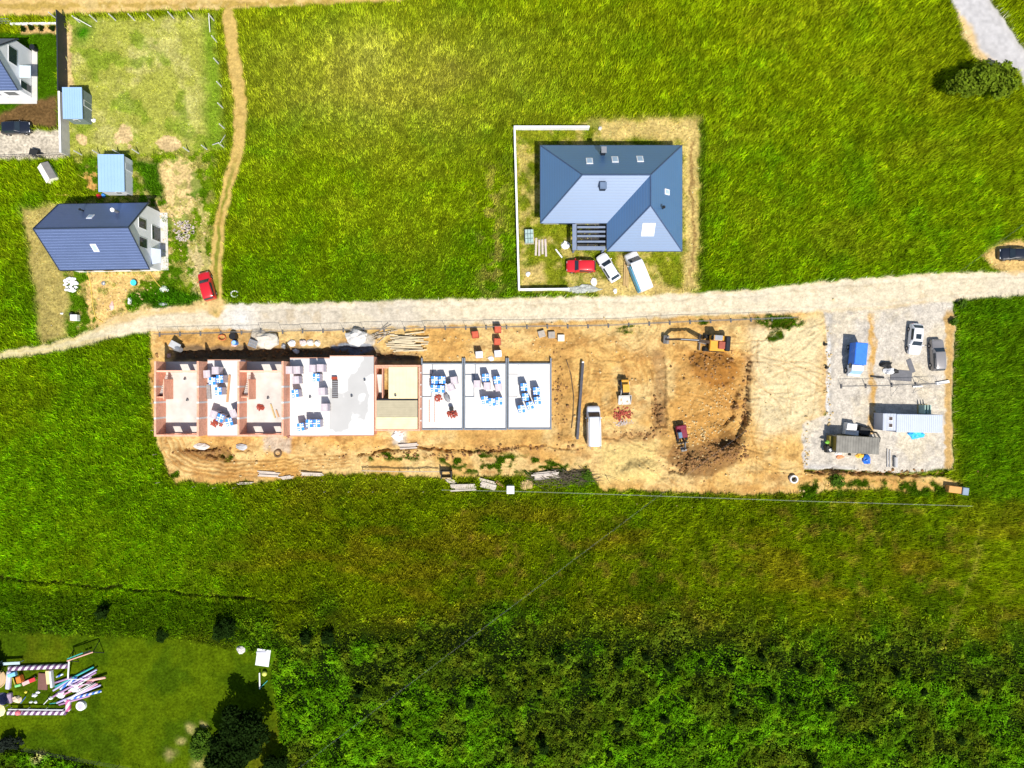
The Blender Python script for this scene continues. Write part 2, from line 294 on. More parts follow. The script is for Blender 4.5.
for m_, sdv in (('road', sd_road), ('top', top), ('asph', asph), ('trk', trk)):
    e = sstep(-1.6, 1.4, sdv)
    if m_ == 'road':
        put(e, 242, 226, 194); put(rE * sstep(1.6, .4, np.abs(sd_road - 6.5 - (n1 - .5) * 3)) * .45, 214, 198, 166); put(rE * sstep(4.5, 2, sd_road) * sstep(.5, .6, n2) * .5, 222, 184, 122); put(rE * sstep(200, 260, wx) * sstep(470, 400, wx) * .7, 216, 206, 190); put(rE * sstep(.5, .7, n2) * .6, 240, 226, 196); put(rE * sstep(.6, .75, n3) * .4, 200, 176, 134)
        put(rE * np.exp(-((wx - 240) / 16) ** 2) * .8, 240, 238, 232); put(rE * sstep(140, 60, wx) * .6, 214, 200, 120); put(rE * sstep(3, 1, np.abs(sd_road - 3.5 - 2 * n1)) * .3, 246, 234, 210)
        put(rE * sstep(600, 700, wx) * sstep(.45, .6, n1) * .5, 226, 214, 190)
    elif m_ == 'top': put(e, 232, 196, 124); put(e * sstep(4, 1.5, np.abs(wy - 7 + wx * .012)) * .7, 186, 158, 70); put(e * sstep(.55, .7, n3) * .5, 240, 214, 150)
    elif m_ == 'asph': put(e, 216, 212, 210); put(e * sstep(0, 9, sdv) * sstep(0, 1, sdv) * .3, 214, 214, 218); m_ = M([(955, 8), (966, 20), (982, 50), (996, 64), (978, 60), (962, 36)], 3); put(m_, 238, 206, 150); D *= 1 - m_
    else: put(e * .95, 222, 188, 112); put(e * sstep(2.2, .8, np.abs(sdv - 5.2)) * sstep(140, 200, wy) * .9, 132, 142, 44); put(e * sstep(.55, .7, n3) * .5, 196, 160, 84)
    D *= 1 - sstep(-1.5, 1, sdv)
m_ = sstep(1.4, .7, ((wx - 1012) / 26) ** 2 + ((wy - 256) / 16) ** 2); put(m_, 232, 194, 124); D *= 1 - m_
m_ = M([(96, 330), (120, 312), (225, 300), (225, 312), (150, 314)], 3); put(m_ * .9, 232, 200, 138); D *= 1 - m_
C *= (0.86 + 0.28 * n4)[..., None]
ditch = dline(wx, wy, [(-60, 574, .5), (0, 578, .6), (120, 588, .9), (270, 599, .6), (300, 603, .2)]); hedge = np.clip(1 - np.abs(dline(wx, wy, [(290, 628, 0), (420, 634, 0), (520, 638, 0), (640, 646, 0), (760, 655, 0), (900, 664, 0), (1060, 684, 0)])) / 15, 0, 1) * sstep(280, 420, wx)
foot = dline(wx, wy, [(980, 524, .8), (976, 560, .8), (962, 600, .8), (938, 652, .6)]); put(sstep(1.5, 0, foot) * .7, 164, 160, 60); D *= 1 - .6 * sstep(1.5, 0, foot); D *= 1 - sstep(1.5, -.5, ditch)
D *= 1 - sstep(15, 11, np.hypot((gx - 265) * 1.1, gy - 658)); D *= 1 - sstep(8, 5, np.hypot(gx - 241, gy - 649))
CL = C.copy()               # colour of the leaves; ground between them painted darker, as the shade among plants
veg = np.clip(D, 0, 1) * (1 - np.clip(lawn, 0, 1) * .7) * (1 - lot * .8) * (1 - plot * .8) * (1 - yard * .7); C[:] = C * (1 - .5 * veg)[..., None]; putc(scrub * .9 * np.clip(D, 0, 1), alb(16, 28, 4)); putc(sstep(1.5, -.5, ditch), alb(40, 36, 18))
# --- relief
Z = (n3 - .5) * .12
Z += siteM * ((n3 - .5) * .35 + (n2 - .5) * .5) * sstep(0, 12, sd_site)
def trench(pts, depth): 
    global Z
    Z = Z - depth * sstep(1.0, -.7, dline(lx + (n3 - .5) * 8, ly + (n3 - .5) * 8, pts))
def mound(qx, qy, a, b, h):
    global Z
    Z = Z + h * np.clip(1.15 - np.sqrt(((wx - qx) / a) ** 2 + ((wy - qy) / b) ** 2), 0, 1) * (.7 + .6 * n3)
def scarp(poly, depth, x0, x1, cut, edge=.45):     # ground dug away inside a polygon, steep at its edge
    global Z
    d = sdpoly(gx + (fbm(gx, gy, 11, 71) - .5) * 7, gy + (fbm(gx, gy, 11, 72) - .5) * 6, poly); Z = Z - depth * sstep(-edge, edge, d) * sstep(x0, x1, gx) * siteM
    put(sstep(2.4, .3, np.abs(d - .8)) * sstep(x0, x1, gx) * siteM * cut, 150, 98, 48)
scarp([(692, 352), (740, 350), (751, 361), (751.5, 385), (749.5, 402), (750, 417), (745, 429), (739, 443), (724, 448), (700, 440), (682, 400)], 1.15, 690, 742, .15)
scarp([(700, 385), (728, 380), (742, 394), (736, 408), (738, 418), (728, 428), (705, 420)], .7, 702, 736, .15)
scarp([(653, 356), (664, 354), (667, 380), (666, 428), (654, 429), (652, 400)], .45, 600, 640, .15)
scarp([(669, 474), (669, 458), (674, 448), (686, 443), (690, 456), (684, 474)], .6, 600, 640, .35)
trench([(656, 406, .8), (659, 424, 1.3)], .7); trench([(746, 411, 1.0), (744, 422, 1.4)], .7)
trench([(358, 456, .5), (378, 450, .7), (412, 449, .8), (448, 450, .7), (500, 451, .4)], 1.1); trench([(184, 448, .6), (198, 449.5, 1.4), (216, 448, .6)], .8); trench([(208, 457, 1.2), (221, 455, 1.6)], .9); trench([(236, 451, .6), (254, 452, .8)], .5)
trench([(170, 355, 4.5), (330, 354, 4.5), (372, 351, 4.5), (377, 358, 4), (418, 360, 3.5)], .9); Z += siteM * (n4 - .5) * .16 * sstep(0, 6, sd_site); Z -= .5 * sstep(1.5, -.5, ditch)  # first cut, behind the row, added to lengthen the shadow falling there
trench([(806, 470, 1.2), (860, 472, 1.5), (905, 475, 1.2), (945, 472, 2)], .9)
trench([(500, 450, .4), (530, 446, .5), (575, 448, .4)], .6); trench([(604, 440, .8), (640, 434, .8)], .4); trench([(552, 345, 2), (560, 440, 2)], .2)
mound(702, 462, 18, 9, .8); mound(727, 452, 13, 7, .8); mound(712, 368, 26, 14, .9); mound(262, 339, 13, 9, .8); mound(360, 339, 14, 10, .9); mound(638, 470, 22, 9, .8); mound(782, 430, 18, 24, .35); mound(580, 479, 14, 7, .3)
for k in range(5):          # tyre ruts
    q = [(160 + k * 5, 437, .5), (165 + k * 5, 457 - k * 2, .5), (182 + k * 5, 470 - k * 3.2, .5), (225, 477 - k * 4, .5), (270, 474 - k * 3.5, .4), (350, 466 - k * 3, .3)]
    rk = sstep(1.0, -.3, dline(lx, ly, q)) * siteM; Z -= .2 * rk; put(rk * .6, 188, 134, 70)
i0, i1, j0, j1 = np.searchsorted(ay, 310), np.searchsorted(ay, 490), np.searchsorted(ax, 540), np.searchsorted(ax, 830); sl_ = np.s_[i0:i1, j0:j1]
for k in range(70):
    a0 = RS.uniform(560, 815); b0 = RS.uniform(330, 478); an = RS.choice([RS.normal(1.5, .3), RS.normal(0, .35), RS.uniform(0, 6.28)]); ln = RS.uniform(25, 90); cv = RS.normal(0, .008); tw = RS.rand() < .6
    for o_ in ((-3, 3) if tw else (0,)):
        q = [(a0 - math.sin(an + t * cv) * o_ + math.cos(an + t * cv) * t, b0 + math.cos(an + t * cv) * o_ + math.sin(an + t * cv) * t, .25) for t in np.linspace(0, ln, 6)]
        dd = dline(lx[sl_], ly[sl_], q); rk = sstep(.9, -.3, dd) * siteM[sl_] * RS.uniform(.3, 1); Z[sl_] += -.12 * rk + .07 * sstep(1.2, 0, np.abs(dd - 1.5)) * siteM[sl_]
        c_ = np.array(alb(176, 126, 66)); C[sl_] = C[sl_] * (1 - .4 * rk[..., None]) + c_ * .4 * rk[..., None]
bld = sstep(4, 0, -sdpoly(gx, gy, [(166, 361), (555, 362), (555, 434), (166, 434)])); Z *= 1 - bld
Z += lotM * .05 * (n4 - .5); Z -= rE * .04 * sstep(1.5, 0, np.abs(sd_road - 6))
out = (gx < -26) | (gx > 1052) | (gy < -26) | (gy > 796); Z = np.where(out, 0, Z)
def tz(x, y):               # ground height under a point in metres
    px, py = x / S + 512, 384 - y / S; i = int(np.clip(np.searchsorted(ay, py) - 1, 0, len(ay) - 2)); j = int(np.clip(np.searchsorted(ax, px) - 1, 0, len(ax) - 2))
    return float(np.mean(Z[i:i + 2, j:j + 2]))
def gp(px, py, h=0.0): p = W(px, py, h); return Vector((p.x, p.y, tz(p.x, p.y)))
# --- zones become separate sheets that share one grid
fc = lambda a: (a[:-1, :-1] + a[1:, :-1] + a[:-1, 1:] + a[1:, 1:]) / 4
zone = np.zeros((len(ay) - 1, len(ax) - 1), int)
zone[fc(sd_site) > 0] = 1; zone[fc(sd_lot) > 0] = 2; zone[fc(trk) > 0] = 4; zone[fc(sd_road) > 0] = 3; zone[fc(top) > 0] = 3; zone[fc(asph) > 0] = 5
def ground_mat(name, fine, vor=0.0, bump=.5, rough=.95, crack=0.0):
    m = bpy.data.materials.new(name); m.use_nodes = True; n = m.node_tree.nodes; l = m.node_tree.links; p = n['Principled BSDF']
    p.inputs['Roughness'].default_value = rough; p.inputs['Specular IOR Level'].default_value = .0
    at = n.new('ShaderNodeAttribute'); at.attribute_name = 'col'; tc = n.new('ShaderNodeTexCoord')
    def noise(s, d, lo, hi, a=.3, b=.7):
        z = n.new('ShaderNodeTexNoise'); z.inputs['Scale'].default_value = s; z.inputs['Detail'].default_value = d; l.new(tc.outputs['Object'], z.inputs['Vector'])
        r = n.new('ShaderNodeMapRange'); r.inputs[1].default_value = a; r.inputs[2].default_value = b; r.inputs[3].default_value = lo; r.inputs[4].default_value = hi; l.new(z.outputs[0], r.inputs[0]); return r, z
    r1, z1 = noise(2.8, 6, 1 - fine, 1 + fine); r2, z2 = noise(.55, 4, 1 - fine * .6, 1 + fine * .6)
    mm = n.new('ShaderNodeMath'); mm.operation = 'MULTIPLY'; l.new(r1.outputs[0], mm.inputs[0]); l.new(r2.outputs[0], mm.inputs[1])
    s = n.new('ShaderNodeVectorMath'); s.operation = 'SCALE'; l.new(at.outputs['Color'], s.inputs[0]); l.new(mm.outputs[0], s.inputs['Scale'])
    if vor:
        v = n.new('ShaderNodeTexVoronoi'); v.inputs['Scale'].default_value = 5; l.new(tc.outputs['Object'], v.inputs['Vector'])
        sx = n.new('ShaderNodeSeparateColor'); l.new(v.outputs['Color'], sx.inputs[0])
        r3 = n.new('ShaderNodeMapRange'); r3.inputs[3].default_value = 1 - vor; r3.inputs[4].default_value = 1 + vor; l.new(sx.outputs[0], r3.inputs[0])
        s2 = n.new('ShaderNodeVectorMath'); s2.operation = 'SCALE'; l.new(s.outputs[0], s2.inputs[0]); l.new(r3.outputs[0], s2.inputs['Scale']); s = s2
    if crack:
        z = n.new('ShaderNodeTexNoise'); z.inputs['Scale'].default_value = .55; z.inputs['Detail'].default_value = 5; z.inputs['Distortion'].default_value = 1.6; l.new(tc.outputs['Object'], z.inputs['Vector'])
        a = n.new('ShaderNodeMath'); a.operation = 'SUBTRACT'; a.inputs[1].default_value = .5; l.new(z.outputs[0], a.inputs[0]); a2 = n.new('ShaderNodeMath'); a2.operation = 'ABSOLUTE'; l.new(a.outputs[0], a2.inputs[0])
        r4 = n.new('ShaderNodeMapRange'); r4.inputs[1].default_value = .0; r4.inputs[2].default_value = .04; r4.inputs[3].default_value = 1 - crack; r4.inputs[4].default_value = 1.04; l.new(a2.outputs[0], r4.inputs[0])
        s3 = n.new('ShaderNodeVectorMath'); s3.operation = 'SCALE'; l.new(s.outputs[0], s3.inputs[0]); l.new(r4.outputs[0], s3.inputs['Scale']); s = s3
    l.new(s.outputs[0], p.inputs['Base Color'])
    b = n.new('ShaderNodeBump'); b.inputs['Strength'].default_value = bump; b.inputs['Distance'].default_value = .25; l.new(z1.outputs[0], b.inputs['Height']); l.new(b.outputs[0], p.inputs['Normal'])
    return m
xw_, yw_ = (gx - 512) * S, (384 - gy) * S
nx = len(ax); P3 = np.stack([xw_, yw_, Z], -1).reshape(-1, 3); CF = np.concatenate([C.reshape(-1, 3), np.ones((C.shape[0] * C.shape[1], 1))], 1)
ii, jj = np.meshgrid(np.arange(len(ay) - 1), np.arange(len(ax) - 1), indexing='ij')
quads = np.stack([ii * nx + jj, (ii + 1) * nx + jj, (ii + 1) * nx + jj + 1, ii * nx + jj + 1], -1)
def mesh_np(name, V, F, col, m):
    me = bpy.data.meshes.new(name); k = F.shape[1]
    me.vertices.add(len(V)); me.vertices.foreach_set('co', V.astype(np.float32).ravel())
    me.loops.add(F.size); me.loops.foreach_set('vertex_index', F.astype(np.int32).ravel())
    me.polygons.add(len(F)); me.polygons.foreach_set('loop_start', np.arange(0, F.size, k, dtype=np.int32))
    me.update(calc_edges=True)
    if col is not None:
        a = me.attributes.new('col', 'FLOAT_COLOR', 'POINT'); a.data.foreach_set('color', col.astype(np.float32).ravel())
    me.materials.append(m); o = bpy.data.objects.new(name, me); COL.objects.link(o); return o
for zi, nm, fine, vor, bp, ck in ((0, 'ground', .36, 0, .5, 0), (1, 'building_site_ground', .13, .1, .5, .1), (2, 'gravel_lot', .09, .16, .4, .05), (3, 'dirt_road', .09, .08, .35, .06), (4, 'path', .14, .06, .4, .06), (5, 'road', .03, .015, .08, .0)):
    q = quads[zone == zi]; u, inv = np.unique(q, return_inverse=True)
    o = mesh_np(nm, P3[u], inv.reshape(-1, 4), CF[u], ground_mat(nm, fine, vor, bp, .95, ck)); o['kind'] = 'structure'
    o.data.polygons.foreach_set('use_smooth', np.ones(len(o.data.polygons), bool))
# ------------------------------------------------------------------ grass, undergrowth, trees
def leaf_mat(name, rgb=None, trans=.35, var=.3, scale=.7):
    m = bpy.data.materials.new(name); m.use_nodes = True; n = m.node_tree.nodes; l = m.node_tree.links; n.remove(n['Principled BSDF'])
    d = n.new('ShaderNodeBsdfDiffuse'); t = n.new('ShaderNodeBsdfTranslucent'); x = n.new('ShaderNodeMixShader'); x.inputs[0].default_value = trans
    tc = n.new('ShaderNodeTexCoord'); z = n.new('ShaderNodeTexNoise'); z.inputs['Scale'].default_value = scale; z.inputs['Detail'].default_value = 4; l.new(tc.outputs['Object'], z.inputs['Vector'])
    r = n.new('ShaderNodeMapRange'); r.inputs[1].default_value = .3; r.inputs[2].default_value = .7; r.inputs[3].default_value = 1 - var; r.inputs[4].default_value = 1 + var; l.new(z.outputs[0], r.inputs[0])
    s = n.new('ShaderNodeVectorMath'); s.operation = 'SCALE'; l.new(r.outputs[0], s.inputs['Scale'])
    if rgb is None: at = n.new('ShaderNodeAttribute'); at.attribute_name = 'col'; l.new(at.outputs['Color'], s.inputs[0])
    else: s.inputs[0].default_value = rgb
    l.new(s.outputs[0], d.inputs[0]); l.new(s.outputs[0], t.inputs[0]); l.new(d.outputs[0], x.inputs[1]); l.new(t.outputs[0], x.inputs[2]); l.new(x.outputs[0], n['Material Output'].inputs[0]); return m
GRASS = leaf_mat('grass_blades', None, .35, .3, .45)
def at_grid(A, px, py):
    i = np.clip(np.searchsorted(ay, py) - 1, 0, len(ay) - 1); j = np.clip(np.searchsorted(ax, px) - 1, 0, len(ax) - 1); return A[i, j]
def blades(name, n, region, wid, hk, lean, gain, wind=(.25, .12), jit=.35, seed=5, kind_label=None):
    r = np.random.RandomState(seed); px = r.uniform(-20, 1044, n); py = r.uniform(-20, 788, n)
    den = at_grid(region, px, py); keep = r.rand(n) < den; px, py = px[keep], py[keep]; n = len(px)
    cl = fbm(px, py, 6, 200 + seed, 3)
    keep = r.rand(n) < (.5 + .9 * sstep(.3, .65, cl)); px, py, cl = px[keep], py[keep], cl[keep]; n = len(px)
    h = at_grid(G, px, py) * hk * r.uniform(.6, 1.3, n) * (.55 + .9 * cl)
    z = at_grid(Z, px, py) - .02; x = (px - 512) * S; y = (384 - py) * S
    a = r.uniform(0, 6.283, n); ll = h * lean * r.uniform(.3, 1.3, n); b = r.uniform(0, 6.283, n)
    tx = x + np.cos(b) * ll + wind[0] * h * (1 + vnoise(px, py, 25, 9)); ty = y + np.sin(b) * ll + wind[1] * h * (1 + vnoise(px, py, 25, 8))
    ww = wid * r.uniform(.6, 1.4, n) / 2
    V = np.empty((n, 3, 3)); V[:, 0] = np.stack([x - np.cos(a) * ww, y - np.sin(a) * ww, z], -1); V[:, 1] = np.stack([x + np.cos(a) * ww, y + np.sin(a) * ww, z], -1); V[:, 2] = np.stack([tx, ty, z + h], -1)
    c = at_grid(CL, px, py) * gain * np.exp(r.normal(0, jit, n))[:, None] * (.75 + .5 * r.rand(n, 1) * np.array([[1.08, 1, .7]]))
    u_, v_ = (px - py) * .707, (px + py) * .707; c *= np.exp((vnoise(u_ * .4, v_, 2.4, 410) - .5) * .6 + (vnoise(u_ * .5, v_, 6, 411) - .5) * .3)[:, None]
    c = np.clip(c, .001, .8); c4 = np.concatenate([c, np.ones((n, 1))], 1)
    o = mesh_np(name, V.reshape(-1, 3), np.arange(3 * n).reshape(-1, 3), np.repeat(c4, 3, 0), GRASS); o['kind'] = 'stuff'; return o
ins = (gx > -24) & (gx < 1050) & (gy > -24) & (gy < 794)
Dg = np.where(ins, D, 0)
vl = np.clip(lawn, 0, 1)
blades('meadow_grass', 1150000, np.clip(Dg * (1 - vl) * (1 - scrub * .8), 0, 1), .11, 1.35, .42, 2.45, jit=.22, wind=(.12, .1))
blades('lawn_grass', 300000, np.clip(Dg * vl, 0, 1), .08, 1.0, .5, 1.2, seed=6, wind=(.1, .05))
blades('short_grass', 420000, np.clip(Dg * np.clip(np.maximum(np.maximum(lot, yard), plot), 0, 1) * 1.5, 0, 1), .1, 1.4, .6, 1.8, jit=.6, seed=8, wind=(.1, .08))
# leafy undergrowth: small leaf-sized faces filling clumps of uneven height
UNDER = leaf_mat('undergrowth_leaves', None, .3, .2)
def undergrowth(name, n, region, seed, hmax, size):
    r = np.random.RandomState(seed); px = r.uniform(-20, 1044, n); py = r.uniform(560, 788, n)
    keep = r.rand(n) < at_grid(region, px, py); px, py = px[keep], py[keep]
    f = fbm(px, py, 11, 300, 5); f = f - .2 * at_grid(hedge, px, py) + .05 * sstep(690, 740, py) - .05 * sstep(660, 630, py); hole = sstep(.40, .5, f); keep = r.rand(len(px)) < (.14 + .86 * hole); px, py, f = px[keep], py[keep], f[keep]; n = len(px)
    top = hmax * (.25 + 1.3 * sstep(.36, .7, f)) * (.6 + .8 * vnoise(px, py, 5, 301)); h = top * r.uniform(.45, 1.0, n) ** .6
    x = (px - 512) * S; y = (384 - py) * S; z = at_grid(Z, px, py) + h
    a = r.uniform(0, 6.283, n); t = r.uniform(-.7, .7, n); s_ = size * r.uniform(.6, 1.4, n)
    ux = np.stack([np.cos(a), np.sin(a), np.sin(t) * .8], -1); vx = np.stack([-np.sin(a), np.cos(a), r.uniform(-.6, .6, n)], -1); c0 = np.stack([x, y, z], -1)
    V = np.stack([c0 - ux * s_[:, None], c0 - vx * (s_ * .5)[:, None], c0 + ux * s_[:, None], c0 + vx * (s_ * .5)[:, None]], 1)
    c = at_grid(CL, px, py) * np.exp(r.normal(0, .22, n) + (vnoise(px, py, 3.0, 420) - .5) * 1.1 + (vnoise(px * .6, py, 9, 421) - .5) * .7)[:, None] * np.where(vnoise(px, py, 7, 303)[:, None] > .62, np.array([[1.3, 1.2, 1.2]]), np.array([[.9, 1, 1]])) * 1.45
    c4 = np.concatenate([np.clip(c, .001, .6), np.ones((n, 1))], 1)
    o = mesh_np(name, V.reshape(-1, 3), np.arange(4 * n).reshape(-1, 4), np.repeat(c4, 4, 0), UNDER); o['kind'] = 'stuff'
undergrowth('undergrowth', 330000, np.where(ins, np.clip(scrub, 0, 1) * D, 0), 8, .7, .14)

BARK = mat('bark', (.06, .04, .025), .95, .3, 4, bump=.5)
def crown_mesh(name, m, parent, r, z0, n, seed, leaf=.22, base=.0, blob_n=26):
    q = np.random.RandomState(seed); u = q.normal(size=(blob_n, 3)); u /= np.linalg.norm(u, axis=1)[:, None]; rad = q.uniform(.35, .95, (blob_n, 1))
    cen = u * rad * np.array(r) * .85; br = q.uniform(.22, .42, blob_n) * min(r[0], r[1])
    k = q.randint(0, blob_n, n); d = q.normal(size=(n, 3)); d /= np.linalg.norm(d, axis=1)[:, None]
    p = cen[k] + d * (br[k] * q.uniform(.55, 1.1, n))[:, None]; p[:, 2] = np.maximum(p[:, 2], -r[2] * .92) + z0
    a = q.uniform(0, 6.283, n); ux = np.stack([np.cos(a), np.sin(a), q.uniform(-.7, .7, n)], -1); vx = np.stack([-np.sin(a), np.cos(a), q.uniform(-.7, .7, n)], -1); s_ = leaf * q.uniform(.6, 1.4, n)
    V = np.stack([p - ux * s_[:, None], p - vx * (s_ * .6)[:, None], p + ux * s_[:, None], p + vx * (s_ * .6)[:, None]], 1)
    o = mesh_np(name, V.reshape(-1, 3), np.arange(4 * n).reshape(-1, 4), None, m); o.parent = parent; return cen, o
def tree(name, px, py, r, hgt, m, label, cat, seed, n=5000, leaf=.22, group=None, low=False):
    g = gp(px, py); t = thing(name, label, cat, g, 0, group); zc = hgt - r[2]
    cen, o = crown_mesh('crown', m, t, r, zc, n, seed, leaf)
    b = MB(); tr = .045 * hgt if not low else .03; top = Vector((.05 * hgt, 0, zc)); b.cyl((0, 0, -.1), top * .6, tr, tr * .75, 7); b.cyl(top * .6, top, tr * .75, tr * .45, 7)
    for c in cen[:9]: b.cyl(top * .6, (c[0] * .9, c[1] * .9, c[2] + zc), tr * .42, tr * .1, 5)
    b.build('trunk' if not low else 'stem', BARK, t); return t
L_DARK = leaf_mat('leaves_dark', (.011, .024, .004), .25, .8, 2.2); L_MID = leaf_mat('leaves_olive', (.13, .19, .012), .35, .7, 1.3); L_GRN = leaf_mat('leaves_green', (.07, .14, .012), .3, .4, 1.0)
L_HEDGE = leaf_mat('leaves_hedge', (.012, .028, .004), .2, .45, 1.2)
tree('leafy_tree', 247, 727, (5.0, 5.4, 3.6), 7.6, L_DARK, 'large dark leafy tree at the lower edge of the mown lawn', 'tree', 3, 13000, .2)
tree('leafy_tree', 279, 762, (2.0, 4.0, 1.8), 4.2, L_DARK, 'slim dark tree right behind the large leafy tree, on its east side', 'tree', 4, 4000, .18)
for i, (px, py, rx, ry, h, lb) in enumerate([(951, 90, 2.2, 2.2, 4.6, 'westernmost olive tree of the clump below the asphalt road'), (966, 88, 2.4, 2.6, 5.0, 'broad middle olive tree of the clump below the asphalt road'),
                                           (988, 86, 2.9, 2.8, 4.6, 'olive tree at the east end of the clump, at the road edge')]):
    tree('roadside_tree', px, py, (rx, ry, h * .42), h, L_MID, lb, 'tree', 20 + i, 2300, .24, 'trees below the asphalt road')
tree('lawn_shrub', 203, 742, (1.9, 2.3, .9), 1.9, L_GRN, 'green shrub beside the large dark tree on the lawn', 'shrub', 31, 2400, .15, low=True)
tree('garden_shrub', 14, 741, (2.6, 1.2, .9), 1.9, leaf_mat('leaves_slate', (.022, .03, .022), .2, .4, 1), 'slate dark shrub at the start of the wire fence below the lawn', 'shrub', 32, 2200, .14, low=True)
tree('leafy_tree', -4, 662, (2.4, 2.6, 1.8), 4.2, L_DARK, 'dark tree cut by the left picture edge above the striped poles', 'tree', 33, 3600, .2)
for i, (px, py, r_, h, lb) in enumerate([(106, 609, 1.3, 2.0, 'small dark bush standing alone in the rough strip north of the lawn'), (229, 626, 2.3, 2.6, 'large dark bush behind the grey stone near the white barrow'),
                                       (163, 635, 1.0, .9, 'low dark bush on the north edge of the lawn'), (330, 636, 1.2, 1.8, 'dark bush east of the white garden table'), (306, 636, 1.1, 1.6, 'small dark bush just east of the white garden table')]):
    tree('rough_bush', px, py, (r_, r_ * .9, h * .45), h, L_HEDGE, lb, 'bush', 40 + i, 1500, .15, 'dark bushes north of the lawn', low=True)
spots = [(618, 662), (645, 656), (668, 663), (700, 660), (728, 664), (586, 671), (600, 697), (618, 722), (638, 740), (664, 716), (608, 750), (728, 745), (732, 708), (768, 694), (790, 700), (800, 668), (866, 732), (812, 760), (826, 704), (516, 744), (543, 742), (540, 690),
         (560, 655), (760, 655), (845, 668), (895, 672), (920, 688), (968, 690), (905, 745), (955, 735), (470, 700), (400, 720), (360, 690), (420, 655), (480, 640), (340, 740)]
for i, (px, py) in enumerate(spots):
    r_ = random.uniform(.5, 1.0)
    row = 'upper' if py < 680 else ('middle' if py < 715 else 'lower')
    tree('field_sapling', px, py, (r_, r_, r_ * 1.0), r_ * 2.6, L_HEDGE, 'small dark sapling, %s from the west in the %s row of the scrub field' % (ORD[sum(1 for q in spots if (q[1] < 680, q[1] < 715) == (py < 680, py < 715) and q[0] < px)], row), 'sapling', 60 + i, 420, .13, 'dark saplings in the scrub field', low=True)
for i, (px, py) in enumerate([(25, 30), (33, 29), (43, 29), (54, 29.5)]):
    tree('bed_shrub', px, py, (.45, .45, .35), .8, L_HEDGE, 'small shrub, %s from the west in the sandy bed of the white corner house' % ORD[i], 'shrub', 110 + i, 160, .1, 'shrubs in the sandy bed', low=True)
for i, (px, py, r_, lb) in enumerate([(960, 305, .7, 'dark weed bush at the corner of the gravel lot and the road'), (952, 322, .6, 'weed bush on the east edge of the gravel lot beside the grey car'), (588, 476, 1.1, 'green bush at the east end of the branch pile'), (836, 481, 1.2, 'green bush below the olive container')]):
    tree('edge_bush', px, py, (r_, r_, .5), 1.0, L_GRN, lb, 'bush', 120 + i, 500, .13, low=True)
# heap of cut branches
bm = MB(); rr = random.Random(4)
for k in range(170):
    a = rr.gauss(.25, .5); c = Vector((rr.gauss(0, 2.3), rr.gauss(0, .55), rr.uniform(.08, .6))); d = Vector((math.cos(a), -math.sin(a) * .7, rr.uniform(-.15, .15))) * rr.uniform(.6, 1.5)
    bm.cyl(c - d, c + d, .045, .02, 4)
one(bm, 'branch_pile', mat('dry_branch', (.09, .07, .05), .95, .35, 3), 'long heap of dry brown branches beside the white planks', 'branch pile', gp(563, 478) + Vector((0, 0, .05)))

# clods and stones lying on the dug ground
def clods(name, areas, m, seed, s0, s1):
    r = np.random.RandomState(seed); V = []; F = []
    for cx, cy, a, b, n in areas:
        for _ in range(n):
            px, py = r.normal(cx, a * .5), r.normal(cy, b * .5); s_ = r.uniform(s0, s1) * r.uniform(.6, 1.2); x, y = (px - 512) * S, (384 - py) * S; z = tz(x, y); o = len(V); a0 = r.uniform(0, 6.28)
            for k in range(4): V.append((x + math.cos(a0 + k * 1.57) * s_ * r.uniform(.7, 1.2), y + math.sin(a0 + k * 1.57) * s_ * r.uniform(.7, 1.2), z - .05))
            for k in range(4): V.append((x + math.cos(a0 + k * 1.57 + .3) * s_ * .55, y + math.sin(a0 + k * 1.57 + .3) * s_ * .55, z + s_ * r.uniform(.6, 1.1)))
            F += [(o + k, o + (k + 1) % 4, o + 4 + (k + 1) % 4, o + 4 + k) for k in range(4)] + [(o + 4, o + 5, o + 6, o + 7)]
    o = mesh_np(name, np.array(V), np.array(F), None, m); o['kind'] = 'stuff'
clods('soil_clods', [(658, 412, 6, 16, 60), (725, 452, 22, 10, 200), (695, 460, 20, 12, 160), (747, 412, 4, 26, 60), (738, 404, 4, 14, 25), (640, 435, 26, 4, 45), (710, 358, 28, 8, 60), (712, 372, 24, 14, 50), (290, 354, 130, 6, 160), (560, 390, 8, 60, 60), (870, 473, 80, 3, 130), (420, 455, 70, 4, 90), (210, 452, 30, 5, 60), (520, 448, 60, 4, 80)], mat('brown_clod', alb(170, 126, 78), .95, .4, 2), 77, .08, .32)
clods('pale_clods', [(700, 430, 26, 16, 110), (720, 400, 20, 24, 90), (690, 420, 120, 90, 260), (300, 460, 150, 22, 120), (480, 345, 120, 20, 120), (700, 436, 10, 6, 40), (188, 232, 20, 40, 120), (128, 300, 40, 20, 70), (828, 380, 4, 60, 70), (806, 450, 3, 30, 40)], mat('pale_clod', alb(238, 208, 150), .95, .25, 2), 78, .06, .25)
